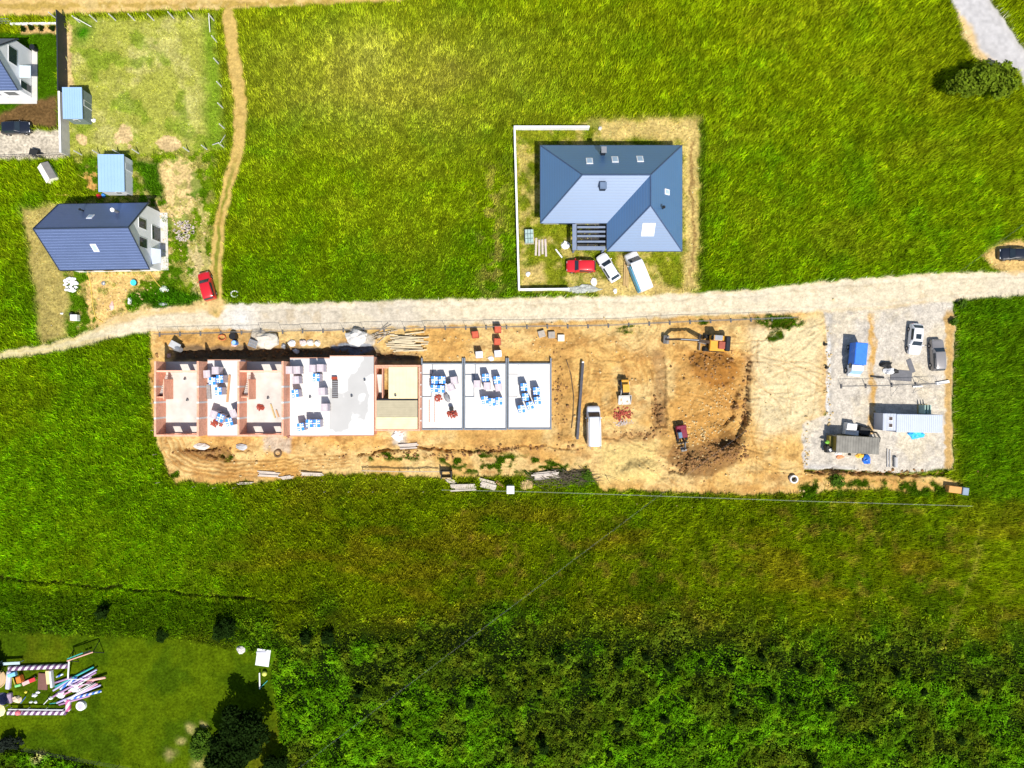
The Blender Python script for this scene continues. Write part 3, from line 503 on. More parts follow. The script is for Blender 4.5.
# ------------------------------------------------------------------ buildings
def roof_mat(name, rgb, pitch_lines=.24, rough=.42, spec=.5, axis='Z', var=.06, line=.72):
    m = mat(name, rgb, rough, var, .35, 0, spec); n = m.node_tree.nodes; l = m.node_tree.links; p = n['Principled BSDF']
    tc = n.new('ShaderNodeTexCoord'); wv = n.new('ShaderNodeTexWave'); wv.bands_direction = axis; wv.wave_profile = 'SAW'; wv.inputs['Scale'].default_value = 1 / (pitch_lines * 20 / (2 * math.pi)) * 1.0
    wv.inputs['Distortion'].default_value = .25; l.new(tc.outputs['Object'], wv.inputs['Vector'])
    r = n.new('ShaderNodeMapRange'); r.inputs[3].default_value = line; r.inputs[4].default_value = 1.06; l.new(wv.outputs['Fac'], r.inputs[0])
    src = p.inputs['Base Color'].links[0].from_socket; s = n.new('ShaderNodeVectorMath'); s.operation = 'SCALE'; l.new(src, s.inputs[0]); l.new(r.outputs[0], s.inputs['Scale']); l.new(s.outputs[0], p.inputs['Base Color'])
    b = n.new('ShaderNodeBump'); b.inputs['Strength'].default_value = .5; b.inputs['Distance'].default_value = .03; l.new(wv.outputs['Fac'], b.inputs['Height']); l.new(b.outputs[0], p.inputs['Normal'])
    return m
WHITE = mat('white_render', (.74, .74, .76), .8, .05, 1.2); CREAM = mat('cream_plaster', (.72, .68, .6), .85, .06, 1.2)
GLASS = mat('window_glass', (.02, .03, .04), .08, .1, 1, 0, .6); PALEGLASS = mat('roof_window_glass', (.35, .47, .6), .12, .1, 1, 0, .7)
FRAME = mat('white_frame', (.7, .7, .7), .5, .04, 2); DARKM = mat('dark_metal', (.02, .022, .028), .45, .2, 2, .3); GREYM = mat('grey_metal', (.3, .31, .33), .45, .12, 2, .5)
CONC = mat('concrete', (.5, .48, .45), .9, .12, 1.0, bump=.15); WCONC = mat('pale_concrete_slab', (.6, .585, .565), .88, .12, .45, bump=.08)
WOOD = mat('raw_wood', alb(236, 204, 140), .85, .2, 2.0); GWOOD = mat('weathered_wood', alb(214, 200, 178), .9, .2, 2.0); BRICK = mat('brick_red', alb(196, 84, 58), .9, .25, 4.0)
FLASH = mat('dark_ridge_tile', (.02, .03, .05), .5, .1, 2)

def obox(mb, a, b, th, z0, z1):     # upright wall between two ground points
    a, b = Vector((a[0], a[1], 0)), Vector((b[0], b[1], 0)); c = (a + b) / 2; d = b - a
    mb.box((c.x, c.y, (z0 + z1) / 2), (d.length, th, z1 - z0), math.atan2(d.y, d.x)); return mb
def wall(mb, a, b, th, z0, z1, ops=()):     # ops: (start, end, bottom, top) in metres along the wall
    a, b = Vector((a[0], a[1])), Vector((b[0], b[1])); L = (b - a).length; u = (b - a) / L; s = 0.0
    P = lambda t: a + u * t
    for o0, o1, q0, q1 in sorted(ops):
        if o0 > s: obox(mb, P(s), P(o0), th, z0, z1)
        if q0 > 0: obox(mb, P(o0), P(o1), th, z0, z0 + q0)
        if z0 + q1 < z1: obox(mb, P(o0), P(o1), th, z0 + q1, z1)
        s = o1
    if s < L: obox(mb, P(s), P(L), th, z0, z1)
    return mb
def skylight(parent, c, nrm, up, wd, ht, glass=PALEGLASS, name='roof_window', label=None):   # a window lying in a roof slope
    nrm = Vector(nrm).normalized(); v = (Vector(up) - nrm * Vector(up).dot(nrm)).normalized(); u = v.cross(nrm); c = Vector(c)
    def panel(mb, w_, h_, lo, hi):
        P = [c + u * sx * w_ / 2 + v * sy * h_ / 2 + nrm * z for z in (lo, hi) for sx, sy in ((-1, -1), (1, -1), (1, 1), (-1, 1))]
        mb.add(P, [(3, 2, 1, 0), (4, 5, 6, 7), (0, 1, 5, 4), (1, 2, 6, 5), (2, 3, 7, 6), (3, 0, 4, 7)]); return mb
    f = panel(MB(), wd, ht, -.05, .07).build(name, FRAME, parent, label=label); panel(MB(), wd - .28, ht - .28, .04, .09).build('pane', glass, f); return f
def plane_at(A, B, Cc):
    n = (Vector(B) - Vector(A)).cross(Vector(Cc) - Vector(A)).normalized(); n = n if n.z > 0 else -n
    def z(x, y): return A[2] - (n.x * (x - A[0]) + n.y * (y - A[1])) / n.z
    return n, z
def onroof(px, py, A, B, Cc):       # where the photo's pixel meets a slope
    n, z = plane_at(A, B, Cc); h = 5.0
    for _ in range(20): p = W(px, py, h); h = z(p.x, p.y)
    return W(px, py, h), n

# ---- hip-roofed house
t = thing('hip_roof_house', 'big bungalow with dark blue hipped tile roof and rear pergola frame, in the walled plot', 'house', W(611, 190))
L0 = t.location
he, hr = 3.0, 7.35
x0, x1, xE = X(540.5, he), X(682, he), X(607, he); yN, ySw, yS = Y(145.5, he), Y(223, he), Y(251, he)
d1 = (yN - ySw) / 2; d2 = (x1 - xE) / 2; ym = (yN + ySw) / 2
def loc(*p): return Vector(p) - L0
A, B, Cc, Dd, E, F = loc(x0, yN, he), loc(x1, yN, he), loc(x1, yS, he), loc(xE, yS, he), loc(xE, ySw, he), loc(x0, ySw, he)
R1, R2, R3 = loc(x0 + d1, ym, hr), loc(x1 - d2, ym, hr), loc(x1 - d2, yS + d2, hr)
TILE = roof_mat('blue_roof_tile', (.012, .095, .25), .26, .5, .5, line=.78)
TILE.node_tree.nodes['Principled BSDF'].inputs['IOR'].default_value = 3.0
rb = MB(); 
for q in ((A, R1, R2, B), (A, F, R1), (F, E, R2, R1), (E, Dd, R3, R2), (Dd, Cc, R3), (Cc, B, R2, R3)): rb.add(q, [tuple(range(len(q)))])
roof = rb.build('roof', TILE, t)
rc = MB()
for a, b in ((A, R1), (F, R1), (R1, R2), (R2, B), (R2, R3), (R3, Dd), (R3, Cc)): rc.cyl(a, b, .10, .10, 6)
rc.build('ridge_cap', mat('ridge_tile', (.05, .08, .15), .4, .1, 2), roof)
gb = MB()
for a, b in ((A, B), (B, Cc), (Cc, Dd), (Dd, E), (E, F), (F, A)): gb.cyl(a - Vector((0, 0, .08)), b - Vector((0, 0, .08)), .09, .09, 6)
gb.build('gutter', mat('gutter_blue', (.05, .07, .12), .4, .1, 2), roof)
o_ = .55; wl = MB()
pts = [A + Vector((o_, -o_, 0)), B + Vector((-o_, -o_, 0)), Cc + Vector((-o_, o_, 0)), Dd + Vector((o_, o_, 0)), E + Vector((o_, o_, 0)), F + Vector((o_, o_, 0))]
wl.prism([(p.x, p.y) for p in reversed(pts)], -.05, he - .06); wl.build('wall', WHITE, t)
for cx, zc, wd in ((A.x + 3, 1.5, 1.8), (A.x + 7, 1.5, 1.2), (A.x + 12, 1.5, 1.8), (A.x + 17, 1.5, 1.2)):
    f = MB().box((cx, A.y - o_ + .02, zc), (wd, .1, 1.4)).build('window', FRAME, t); MB().box((cx, A.y - o_ + .06, zc), (wd - .2, .06, 1.2)).build('pane', GLASS, f)
for cx, yy, wd, zc, hh in ((A.x + 4, F.y + o_, 2.6, 1.15, 2.2), (Dd.x + 2.8, Dd.y + o_, 1.8, 1.5, 1.4), (Dd.x + 7.6, Dd.y + o_, 2.4, 1.15, 2.2)):
    f = MB().box((cx, yy - .02, zc), (wd, .1, hh)).build('window', FRAME, t); MB().box((cx, yy - .06, zc), (wd - .2, .06, hh - .2)).build('pane', GLASS, f)
for yy in (A.y - 4, A.y - 9, A.y - 13):
    f = MB().box((B.x - o_ + .02, yy, 1.5), (.1, 1.5, 1.4)).build('window', FRAME, t); MB().box((B.x - o_ + .06, yy, 1.5), (.06, 1.3, 1.2)).build('pane', GLASS, f)
def PX(px, py, tri):
    p, n = onroof(px, py, *[q + L0 for q in tri]); return p - L0, n
for px, py in ((589.5, 161), (615, 159.5), (640, 159)):
    p, n = PX(px, py, (A, R1, B)); skylight(roof, p, n, (0, 1, 0), .95, 1.35)
p, n = PX(667, 192, (Cc, B, R2)); skylight(roof, p, n, (-1, 0, 0), .8, 1.0)
for px in (645, 651.5):
    p, n = PX(px, 229.5, (Dd, Cc, R3)); skylight(roof, p, n, (0, 1, 0), .9, 2.0, mat('bright_roof_glass', (.62, .66, .72), .25, .05, 1, 0, .5), label='tall pale roof window')
def chimney(p, sx, sy, h, m, mc, nm='chimney'):
    c = MB().box((p.x, p.y, p.z + h / 2 - .6), (sx, sy, h + 1.2)).build(nm, m, t); MB().box((p.x, p.y, p.z + h + .06), (sx + .14, sy + .14, .12)).build('cap', mc, c); return c
p, n = PX(602.5, 153.5, (A, R1, B)); chimney(p, .6, .75, 1.5, DARKM, GREYM)
p, n = PX(602.5, 187.5, (F, E, R2)); chimney(p, .8, .8, .9, DARKM, mat('chimney_cap_blue', (.12, .17, .26), .5))
p, n = PX(662.5, 208.5, (Cc, B, R2)); c = MB().cyl(p - Vector((0, 0, .4)), p + Vector((0, 0, .9)), .13, .13, 8).build('vent_pipe', DARKM, t); MB().cyl(p + Vector((0, 0, .85)), p + Vector((0, 0, 1.1)), .24, .1, 8).build('cap', DARKM, c)
# pergola beams in the corner of the roof, part of the house
pg = MB(); pz = 2.75; xa, xb = X(573, pz), X(606, pz); ya, yb = Y(224, pz), Y(250, pz)
for px in (574.5,): pg.b2(X(px, pz) - .3, X(px, pz) + .3, ya, yb, pz - .2, pz)
pg.b2(xa + .62, xb - .1, yb, yb + .55, pz - .2, pz - .003)
for py in (227, 231.5, 236, 241.5): pg.b2(xa + .62, xb - .1, Y(py, pz) - .13, Y(py, pz) + .13, pz - .22, pz - .02)
for x_, y_ in ((xa + .1, yb + .1), (xa + .1, ya - .1), (xb - .4, yb + .1)): pg.b2(x_, x_ + .25, y_, y_ + .25, -.05, pz - .23)
for q in range(len(pg.v)): pg.v[q] = tuple(Vector(pg.v[q]) - L0)
pg.build('pergola', mat('slate_blue_timber', (.17, .21, .29), .7, .1, 1.5), t, label='open pergola of pale beams at the roof corner')

dk = MB(); dk.b2(X(575, 0) - L0.x, X(607, 0) - L0.x, Y(249, 0) - L0.y, Y(223, 0) - L0.y, -.05, .08); dk.build('pergola_shade', mat('painted_shade', (.035, .034, .036), .8, .3, 2), t)  # dark floor sheet added to stand in for the shade under the pergola

# ---- gabled house with the purple-blue roof
def gable_house(nm, label, wE, wW, yNn, ySs, he, hr, rot, roofm, roofm2, ov=.35):
    cx, cy = (wE + wW) / 2, (yNn + ySs) / 2; t = thing(nm, label, 'house', (cx, cy, 0), rot); hx, hy = (wE - wW) / 2, (yNn - ySs) / 2
    r = MB(); k = (hr - he) / hy
    r.slab([(-hx, -hy, he), (hx, -hy, he), (hx, 0, hr), (-hx, 0, hr)], .22); rs = r.build('roof', roofm, t)
    MB().slab([(hx, hy, he), (-hx, hy, he), (-hx, .002, hr), (hx, .002, hr)], .22).build('roof', roofm, t)
    cp = MB(); cp.cyl((-hx, 0, hr), (hx, 0, hr), .1, .1, 6)
    for sx in (-hx, hx):
        for sy in (-hy, hy): cp.cyl((sx, sy, he), (sx, 0, hr), .09, .09, 5)
    cp.build('ridge_cap', FLASH, rs)
    a, b = hx - ov, hy - ov; wm = MB(); zt = he + k * ov - .28; zp = hr - .28
    P = [(-a, -b, -.05), (-a, b, -.05), (-a, b, zt), (-a, 0, zp), (-a, -b, zt)]; P += [(-x, y, z) for x, y, z in P]
    wm.add(P, [(0, 4, 3, 2, 1)[::-1], (5, 6, 7, 8, 9), (0, 5, 9, 4)[::1], (1, 2, 7, 6)[::1], (4, 9, 8, 3), (3, 8, 7, 2), (0, 1, 6, 5)]); wm.build('wall', WHITE, t)
    return t, hx, hy, a, b, k
def opening(t, c, d, nm='window', glass=GLASS, fr=FRAME, label=None, sill=True):    # c centre on a wall, d = (thickness x, y, z): a frame with a pane proud of it
    f = MB().box(c, d).build(nm, fr, t, label=label); i = min(range(3), key=lambda q: d[q]); e = [max(.06, v - .18) for v in d]; e[i] = d[i] + .03
    MB().box(c, e).build('pane', glass, f); return f
PUR = roof_mat('purple_blue_roof', (.17, .225, .42), .34, .5, .45, line=.95)
PUR.node_tree.nodes['Principled BSDF'].inputs['Metallic'].default_value = .78
he, hr = 3.9, 9.1
wE = X(149, he) ; wW = X(59, he)
t, hx, hy, a, b, k = gable_house('gable_house', 'white gabled house with purple blue roof standing in the sandy yard by the red car', wE, wW, Y(203.5, he), Y(269.5, he), he, hr, math.radians(.9), PUR, PUR)
gx_ = a
for y_, z_, w_, h_ in ((1.5, 5.0, 1.5, 2.0), (-1.2, 4.9, 1.5, 2.0)): opening(t, (gx_, y_, z_), (.12, w_, h_))
opening(t, (gx_, .9, 1.35), (.12, 2.2, 2.4), label='wide ground floor window'); opening(t, (gx_, -2.7, 1.6), (.12, 1.2, 1.2))
cn = MB().slab([(gx_ - .02, -3.9, 2.7), (gx_ + 1.3, -3.6, 2.55), (gx_ + 1.3, -1.7, 2.55), (gx_ - .02, -1.5, 2.7)], .1).build('door_canopy', mat('smoky_canopy', (.45, .5, .6), .3, .05, 1), t)
MB().box((gx_ + .5, 0, .02), (1.2, 8.6, .12)).build('paved_strip', CONC, t)
for x_ in (-4, -1, 3): opening(t, (x_, -b, 1.5), (1.6, .12, 1.4))
for x_ in (-4.5, 0, 4): opening(t, (x_, b, 1.5), (1.4, .12, 1.3))
nS, nN = Vector((0, -k, 1)), Vector((0, k, 1)); zS = lambda y_: he + (hy - abs(y_)) * k
skylight(t, (.4, -hy * .46, zS(hy * .46)), nS, (0, 1, 0), .8, 1.3); skylight(t, (-.1, hy * .45, zS(hy * .45)), nN, (0, 1, 0), .8, 1.0, label='small roof window in the shaded slope')
for x_, y_, r_, h_ in ((-1.9, hy * .7, .12, .8), (3.2, hy * .62, .22, 1.3)):
    c = MB().cyl((x_, y_, zS(y_) - .3), (x_, y_, zS(y_) + h_), r_, r_, 8).build('chimney', GREYM if r_ > .2 else DARKM, t); MB().cyl((x_, y_, zS(y_) + h_), (x_, y_, zS(y_) + h_ + .12), r_ * 1.5, r_ * 1.2, 8).build('cap', FRAME if r_ > .2 else DARKM, c)
for s_ in (-1, 1): MB().cyl((-hx, s_ * (hy + .05), he - .12), (hx, s_ * (hy + .05), he - .12), .08, .08, 6).build('gutter', DARKM, t)

# ---- white corner house cut by the picture edge
he, hr = 3.2, 8.0
t, hx, hy, a, b, k = gable_house('gable_house', 'white house with a violet roof half cut off by the upper left picture edge', X(18, he), X(18, he) - 13.0, Y(38.5, he), Y(90, he), he, hr, 0, PUR, PUR, .28)
opening(t, (a, .9, 3.9), (.12, 2.4, 1.7), label='dark wide window in the gable'); opening(t, (a, -2.4, 1.3), (.12, 1.2, 2.2), 'door')
MB().slab([(a - .02, -1.6, 2.5), (a + 1.5, -1.6, 2.35), (a + 1.5, .2, 2.35), (a - .02, .2, 2.5)], .06).build('door_canopy', mat('glass_canopy', (.5, .58, .62), .2, .05, 1), t)
opening(t, (a - 1.9, -b, 1.5), (1.8, .12, 1.3)); opening(t, (a - 4.6, -b, 1.5), (1.8, .12, 1.3))
MB().box((a + .45, -.1, .03), (.8, hy * 2 + .2, .12)).build('paved_strip', CONC, t); MB().box((-.5, -b - .5, .03), (2 * a + 2.6, .9, .115)).build('paved_strip', CONC, t)
skylight(t, (3.0, -hy * .5, he + hy * .5 * k), (0, -k, 1), (0, 1, 0), .9, 1.3)
one(MB().cyl((0, 0, 0), (0, 0, .9), .34, .38, 12).cyl((0, 0, .9), (0, 0, .96), .4, .4, 12), 'water_barrel', DARKM, 'dark water barrel at the corner of the white house beside its paving', 'barrel', gp(36.5, 50))

# ---- sheds
def shed(nm, label, px0, px1, py0, py1, h, wm, rm, cat='shed', rz=0.0, over=.12):
    xa, xb, ya, yb = X(px0, h), X(px1, h), Y(py1, h), Y(py0, h); cx, cy = (xa + xb) / 2, (ya + yb) / 2; sx, sy = xb - xa, yb - ya
    t = thing(nm, label, cat, (cx, cy, 0), rz); MB().box((0, 0, h / 2 - .1), (sx - 2 * over, sy - 2 * over, h - .12)).build('wall', wm, t)
    r = MB(); P = [(-sx / 2, -sy / 2, h - .1), (sx / 2, -sy / 2, h - .1), (sx / 2, sy / 2, h + .1), (-sx / 2, sy / 2, h + .1)]; r.slab(P, .12)
    for i in range(1, 8): x_ = -sx / 2 + sx * i / 8; r.box((x_, 0, h + .015), (.05, sy, .05), rx=math.atan2(.2, sy))
    r.build('roof', rm, t); return t, sx / 2 - over, sy / 2 - over
BLUEROOF = mat('pale_blue_sheet_roof', (.27, .42, .68), .4, .05, .5, 0, .5)
t, sx, sy = shed('garden_shed', 'small shed with pale blue sheet roof and grey green side by the dark fence', 62.5, 82, 87.5, 118.5, 2.5, mat('grey_green_boards', (.16, .2, .19), .8, .12, 2), BLUEROOF)
opening(t, (sx, .3, 1.0), (.08, .9, 1.9), 'door', mat('green_door', (.12, .16, .15), .7)); opening(t, (0, -sy, 1.5), (.8, .08, .6))
t, sx, sy = shed('garden_shed', 'pale blue roofed shed with light grey side just north of the gabled house', 98, 124, 154.5, 191.5, 2.5, mat('light_grey_boards', (.55, .57, .6), .7, .08, 1.5), BLUEROOF)
opening(t, (sx, 1.2, 1.05), (.08, 1.0, 2.0), 'door', mat('grey_door', (.4, .42, .46), .6)); opening(t, (.6, -sy, 1.5), (.9, .08, .7))
t = thing('kennel', 'little cream kennel with a grey roof slope standing alone in the west field', 'kennel', gp(51, 174), math.radians(-60))
MB().box((0, 0, .45), (2.5, 1.6, .9)).build('wall', CREAM, t); MB().slab([(-1.35, -.9, .85), (1.35, -.9, .85), (1.35, .05, 1.35), (-1.35, .05, 1.35)], .08).build('roof', CREAM, t, label='cream roof slope')
MB().slab([(1.35, .9, .85), (-1.35, .9, .85), (-1.35, .06, 1.35), (1.35, .06, 1.35)], .08).build('roof', mat('grey_felt', (.2, .19, .18), .9, .15, 2), t, label='grey roof slope')

# ---- walls round plots
def wall_run(nm, label, pts, h, th, m, cat, capm=None, posts=None, gap=None):
    t = thing(nm, label, cat, W(*pts[0])); b = MB(); c = MB(); o0 = t.location; e = th * .5
    for i, ((ax_, ay_), (bx_, by_)) in enumerate(zip(pts[:-1], pts[1:])):
        a_, b_ = W(ax_, ay_) - o0, W(bx_, by_) - o0; u = (b_ - a_).normalized()
        s0 = u * (e if i else -e) if len(pts) > 2 else u * 0; s1 = u * e if len(pts) > 2 else u * 0
        obox(b, a_ + s0, b_ + s1, th, -.1, h); obox(c, a_ + s0, b_ + s1, th + .07, h + .002, h + .06)
    b.build('wall_panel', m, t)
    if capm: c.build('coping', capm, t)
    return t
wall_run('garden_wall', 'low white wall wrapping the west side of the walled bungalow plot', [(588, 129.5), (514.5, 129.5), (519, 290.5), (568, 290)], 1.1, .2, WHITE, 'wall', WHITE)
ANTH = mat('anthracite_panel', (.022, .026, .036), .5, .1, 1.5); 
t = wall_run('panel_fence', 'tall dark fence screening the white corner house on its east', [(66, 18), (67, 55), (67.5, 96)], 2.1, .12, ANTH, 'fence', ANTH)
t = wall_run('concrete_wall', 'pale grey concrete wall south of the dark fence, beside the gravel drive', [(68, 97), (69.5, 157)], 2.0, .22, CONC, 'wall', WHITE)
t = wall_run('garden_kerb', 'long white edging along the sandy shrub bed', [(12, 25), (58, 24.5)], .35, .2, WHITE, 'edging', WHITE)
fm = MB()
for i in range(9): fm.cyl((i * .55, 0, 0), (i * .55, 0, 1.5), .03, .03, 5); fm.cyl((i * .55, 0, .2), (i * .55 + .55, 0, 1.4), .02, .02, 4)
for z in (.1, .8, 1.45): fm.cyl((0, 0, z), (5, 0, z), .03, .03, 5)
one(fm, 'mesh_fence', GREYM, 'grey mesh fence section in the upper left corner north of the white house', 'fence', gp(-18, 24))
fb = MB()
for i in range(22): fb.cyl((i * .6, 0, -.1), (i * .6, 0, .9), .04, .04, 5)
for z in (.35, .8): fb.cyl((0, 0, z), (12.6, .25, z), .035, .035, 5)
one(fb, 'picket_fence', GWOOD, 'low pale fence along the south edge of the gravel drive', 'fence', gp(-14, 158.5), math.radians(.8))

# ------------------------------------------------------------------ the row of terraced shells under construction
BLK = mat('red_block_wall', (.72, .36, .24), .9, .12, 2.5, bump=.15)
def blockify(m):            # courses of hollow clay blocks
    n = m.node_tree.nodes; l = m.node_tree.links; p = n['Principled BSDF']; br = n.new('ShaderNodeTexBrick'); tc = n.new('ShaderNodeTexCoord')
    sp = n.new('ShaderNodeSeparateXYZ'); cb = n.new('ShaderNodeCombineXYZ'); ad = n.new('ShaderNodeMath'); l.new(tc.outputs['Object'], sp.inputs[0]); l.new(sp.outputs[0], ad.inputs[0]); l.new(sp.outputs[1], ad.inputs[1]); l.new(ad.outputs[0], cb.inputs[0]); l.new(sp.outputs[2], cb.inputs[1]); l.new(cb.outputs[0], br.inputs['Vector'])
    br.inputs['Scale'].default_value = 1.0; br.inputs['Brick Width'].default_value = .5; br.inputs['Row Height'].default_value = .25; br.inputs['Mortar Size'].default_value = .015
    br.inputs['Color1'].default_value = (1, 1, 1, 1); br.inputs['Color2'].default_value = (.82, .8, .78, 1); br.inputs['Mortar'].default_value = (1.15, 1.25, 1.3, 1)
    mx = n.new('ShaderNodeVectorMath'); mx.operation = 'MULTIPLY'; src = p.inputs['Base Color'].links[0].from_socket; l.new(src, mx.inputs[0]); l.new(br.outputs['Color'], mx.inputs[1]); l.new(mx.outputs[0], p.inputs['Base Color'])
blockify(BLK)
SLABF = mat('cream_concrete_floor', (.5, .47, .43), .9, .2, .6, bump=.08); GSLAB = mat('slab_damp_patches', (.66, .65, .63), .85, .05, .5)
def damp(m):                # rain puddle stains on the fresh slab
    n = m.node_tree.nodes; l = m.node_tree.links; p = n['Principled BSDF']; tc = n.new('ShaderNodeTexCoord'); z = n.new('ShaderNodeTexNoise'); z.inputs['Scale'].default_value = .22; z.inputs['Detail'].default_value = 3; z.inputs['Roughness'].default_value = .45
    mp = n.new('ShaderNodeMapping'); mp.inputs['Location'].default_value = (3.1, 7.3, 0); l.new(tc.outputs['Object'], mp.inputs[0]); l.new(mp.outputs[0], z.inputs['Vector'])
    r = n.new('ShaderNodeMapRange'); r.inputs[1].default_value = .53; r.inputs[2].default_value = .555; r.inputs[3].default_value = 1; r.inputs[4].default_value = .62; l.new(z.outputs[0], r.inputs[0])
    src = p.inputs['Base Color'].links[0].from_socket; s = n.new('ShaderNodeVectorMath'); s.operation = 'SCALE'; l.new(src, s.inputs[0]); l.new(r.outputs[0], s.inputs['Scale']); l.new(s.outputs[0], p.inputs['Base Color'])
damp(GSLAB)
hS, hT = 2.6, 5.35           # top of the slab, top of the upper walls
def shell(label, cx, cy): return thing('house_shell', label, 'house shell', (cx, cy, 0), 0, 'terraced house shells in a row')
def lower(t, x0, x1, y0, y1, z1, m=BLK):    # ground-floor walls with door and window openings
    L = x1 - x0; b = MB()
    wall(b, (x0, y0 + .125), (x1, y0 + .125), .25, -.1, z1, [(L * .12, L * .45, .1, 2.3), (L * .6, L * .88, .9, 2.3)])
    wall(b, (x0, y1 - .125), (x1, y1 - .125), .25, -.1, z1, [(L * .15, L * .4, .1, 2.2), (L * .6, L * .82, 1.0, 2.2)])
    obox(b, (x0 + .125, y0 + .252), (x0 + .125, y1 - .252), .25, -.1, z1); obox(b, (x1 - .125, y0 + .252), (x1 - .125, y1 - .252), .25, -.1, z1)
    b.build('ground_floor_wall', m, t)
def walled_unit(label, pxa, pxb, pya, pyb, ops_s, stair_px, floorm):
    xa, xb = X(pxa, hT), X(pxb, hT); yn, ys = Y(pya, hT), Y(pyb, hT); cx, cy = (xa + xb) / 2, (yn + ys) / 2; t = shell(label, cx, cy); hx, hy = (xb - xa) / 2, (yn - ys) / 2
    lower(t, -hx, hx, -hy, hy, hS - .22); MB().b2(-hx, hx, -hy, hy, hS - .218, hS).build('floor_slab', floorm, t)
    th = .28; L = 2 * hx
    b = MB(); obox(b, (-hx + th / 2, -hy + th), (-hx + th / 2, hy - .02), th, hS, hT); b.build('party_wall', BLK, t); b = MB(); obox(b, (hx - th / 2, -hy + th), (hx - th / 2, hy - .02), th, hS, hT); b.build('party_wall', BLK, t)
    b = MB(); wall(b, (-hx, -hy + th / 2 - .002), (hx, -hy + th / 2 - .002), th, hS, hT, ops_s); b.build('south_wall', BLK, t)
    yc = hy - 1.45; b = MB(); wall(b, (-hx + th + .003, yc), (hx - th - .003, yc), .24, hS, hT - .1, [(L * .38, L * .58, 0, 2.1), (L * .68, L * .84, 0.0, 2.1)]); b.build('cross_wall', BLK, t)
    # pale concrete tie columns let into the party walls
    for s_ in (-1, 1):
        for f in (.32, -.1, -.52): MB().box((s_ * (hx - th / 2), hy * f, (hS + hT) / 2 + .01), (th + .02, .26, hT - hS + .03)).build('concrete_column', WCONC, t)
    s = MB(); xs = X(stair_px, hT) - cx; obox(s, (xs, hy - 2.6), (xs, -hy * .02), .14, hS, hT - .15); s.b2(xs - 1.05, xs - .07, hy * .02, hy * .06, hS, hT - .2); s.build('stair_wall', BLK, t)
    q = MB()
    for i in range(10): q.b2(xs - 1.0, xs - .075, hy * .62 - i * .27, hy * .62 - i * .27 - .27, hS - .02, hS + .17 * (i + 1))
    q.build('stair', CONC, t); return t
walled_unit('roofless red block shell at the west end of the row', 154, 198.7, 361, 436.5, [(1.7, 2.9, .3, 2.25), (4.2, 5.5, .3, 2.25)], 163, SLABF)
walled_unit('roofless red block shell between two white slabs, brick heap on its floor', 237.3, 283.5, 361, 436.5, [(1.6, 2.9, .3, 2.25), (4.6, 5.7, .3, 2.25)], 248, SLABF)
def slab_unit(label, pxa, pxb, pya, pyb, m, edge=None, hz=hS):
    xa, xb = X(pxa, hz), X(pxb, hz); yn, ys = Y(pya, hz), Y(pyb, hz); cx, cy = (xa + xb) / 2, (yn + ys) / 2; t = shell(label, cx, cy); hx, hy = (xb - xa) / 2, (yn - ys) / 2
    lower(t, -hx, hx, -hy, hy, hz - .24); MB().b2(-hx, hx, -hy, hy, hz - .238, hz).build('floor_slab', m, t)
    if edge:
        MB().b2(-hx, hx, hy + .003, hy + .15, hz - .26, hz + .03).build('edge_block', edge, t); MB().b2(-hx, hx, -hy - .15, -hy - .003, hz - .26, hz + .03).build('edge_block', edge, t)
    return t, hx, hy
RIM = mat('pale_red_rim', alb(226, 168, 140), .9, .12, 3)
xl = 512 + X(198.7, hT) / S / (1 - hS / H) + .05; xr = 512 + X(237.3, hT) / S / (1 - hS / H) - .05
slab_unit('shell topped by a white slab between the two roofless red shells', xl, xr, 360.5, 435.5, WCONC, RIM)
xl = 512 + X(283.5, hT) / S / (1 - hS / H) + .05
slab_unit('shell topped by a white slab crowded with pallets, touching the stained grey slab', xl, 329.6, 358.5, 435.5, WCONC, RIM)
t, hx, hy = slab_unit('shell topped by a white slab with grey damp stains and a stair hole', 329.8, 373.6, 356.5, 435, GSLAB, RIM)
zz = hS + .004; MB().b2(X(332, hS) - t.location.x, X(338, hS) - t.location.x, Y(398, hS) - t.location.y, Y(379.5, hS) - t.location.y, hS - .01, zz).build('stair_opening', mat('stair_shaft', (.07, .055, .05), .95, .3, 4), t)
b = MB(); 
for i in range(9): b.b2(X(332.3, hS) - t.location.x, X(337.7, hS) - t.location.x, Y(381 + i * 1.9, hS) - t.location.y, Y(381.9 + i * 1.9, hS) - t.location.y, hS, hS + .03)
b.build('stair', GREYM, t); MB().b2(X(332.3, hS) - t.location.x, X(337.5, hS) - t.location.x, Y(379.5, hS) - t.location.y, Y(376.8, hS) - t.location.y, hS, hS + .5).build('shaft_wall', BRICK, t)
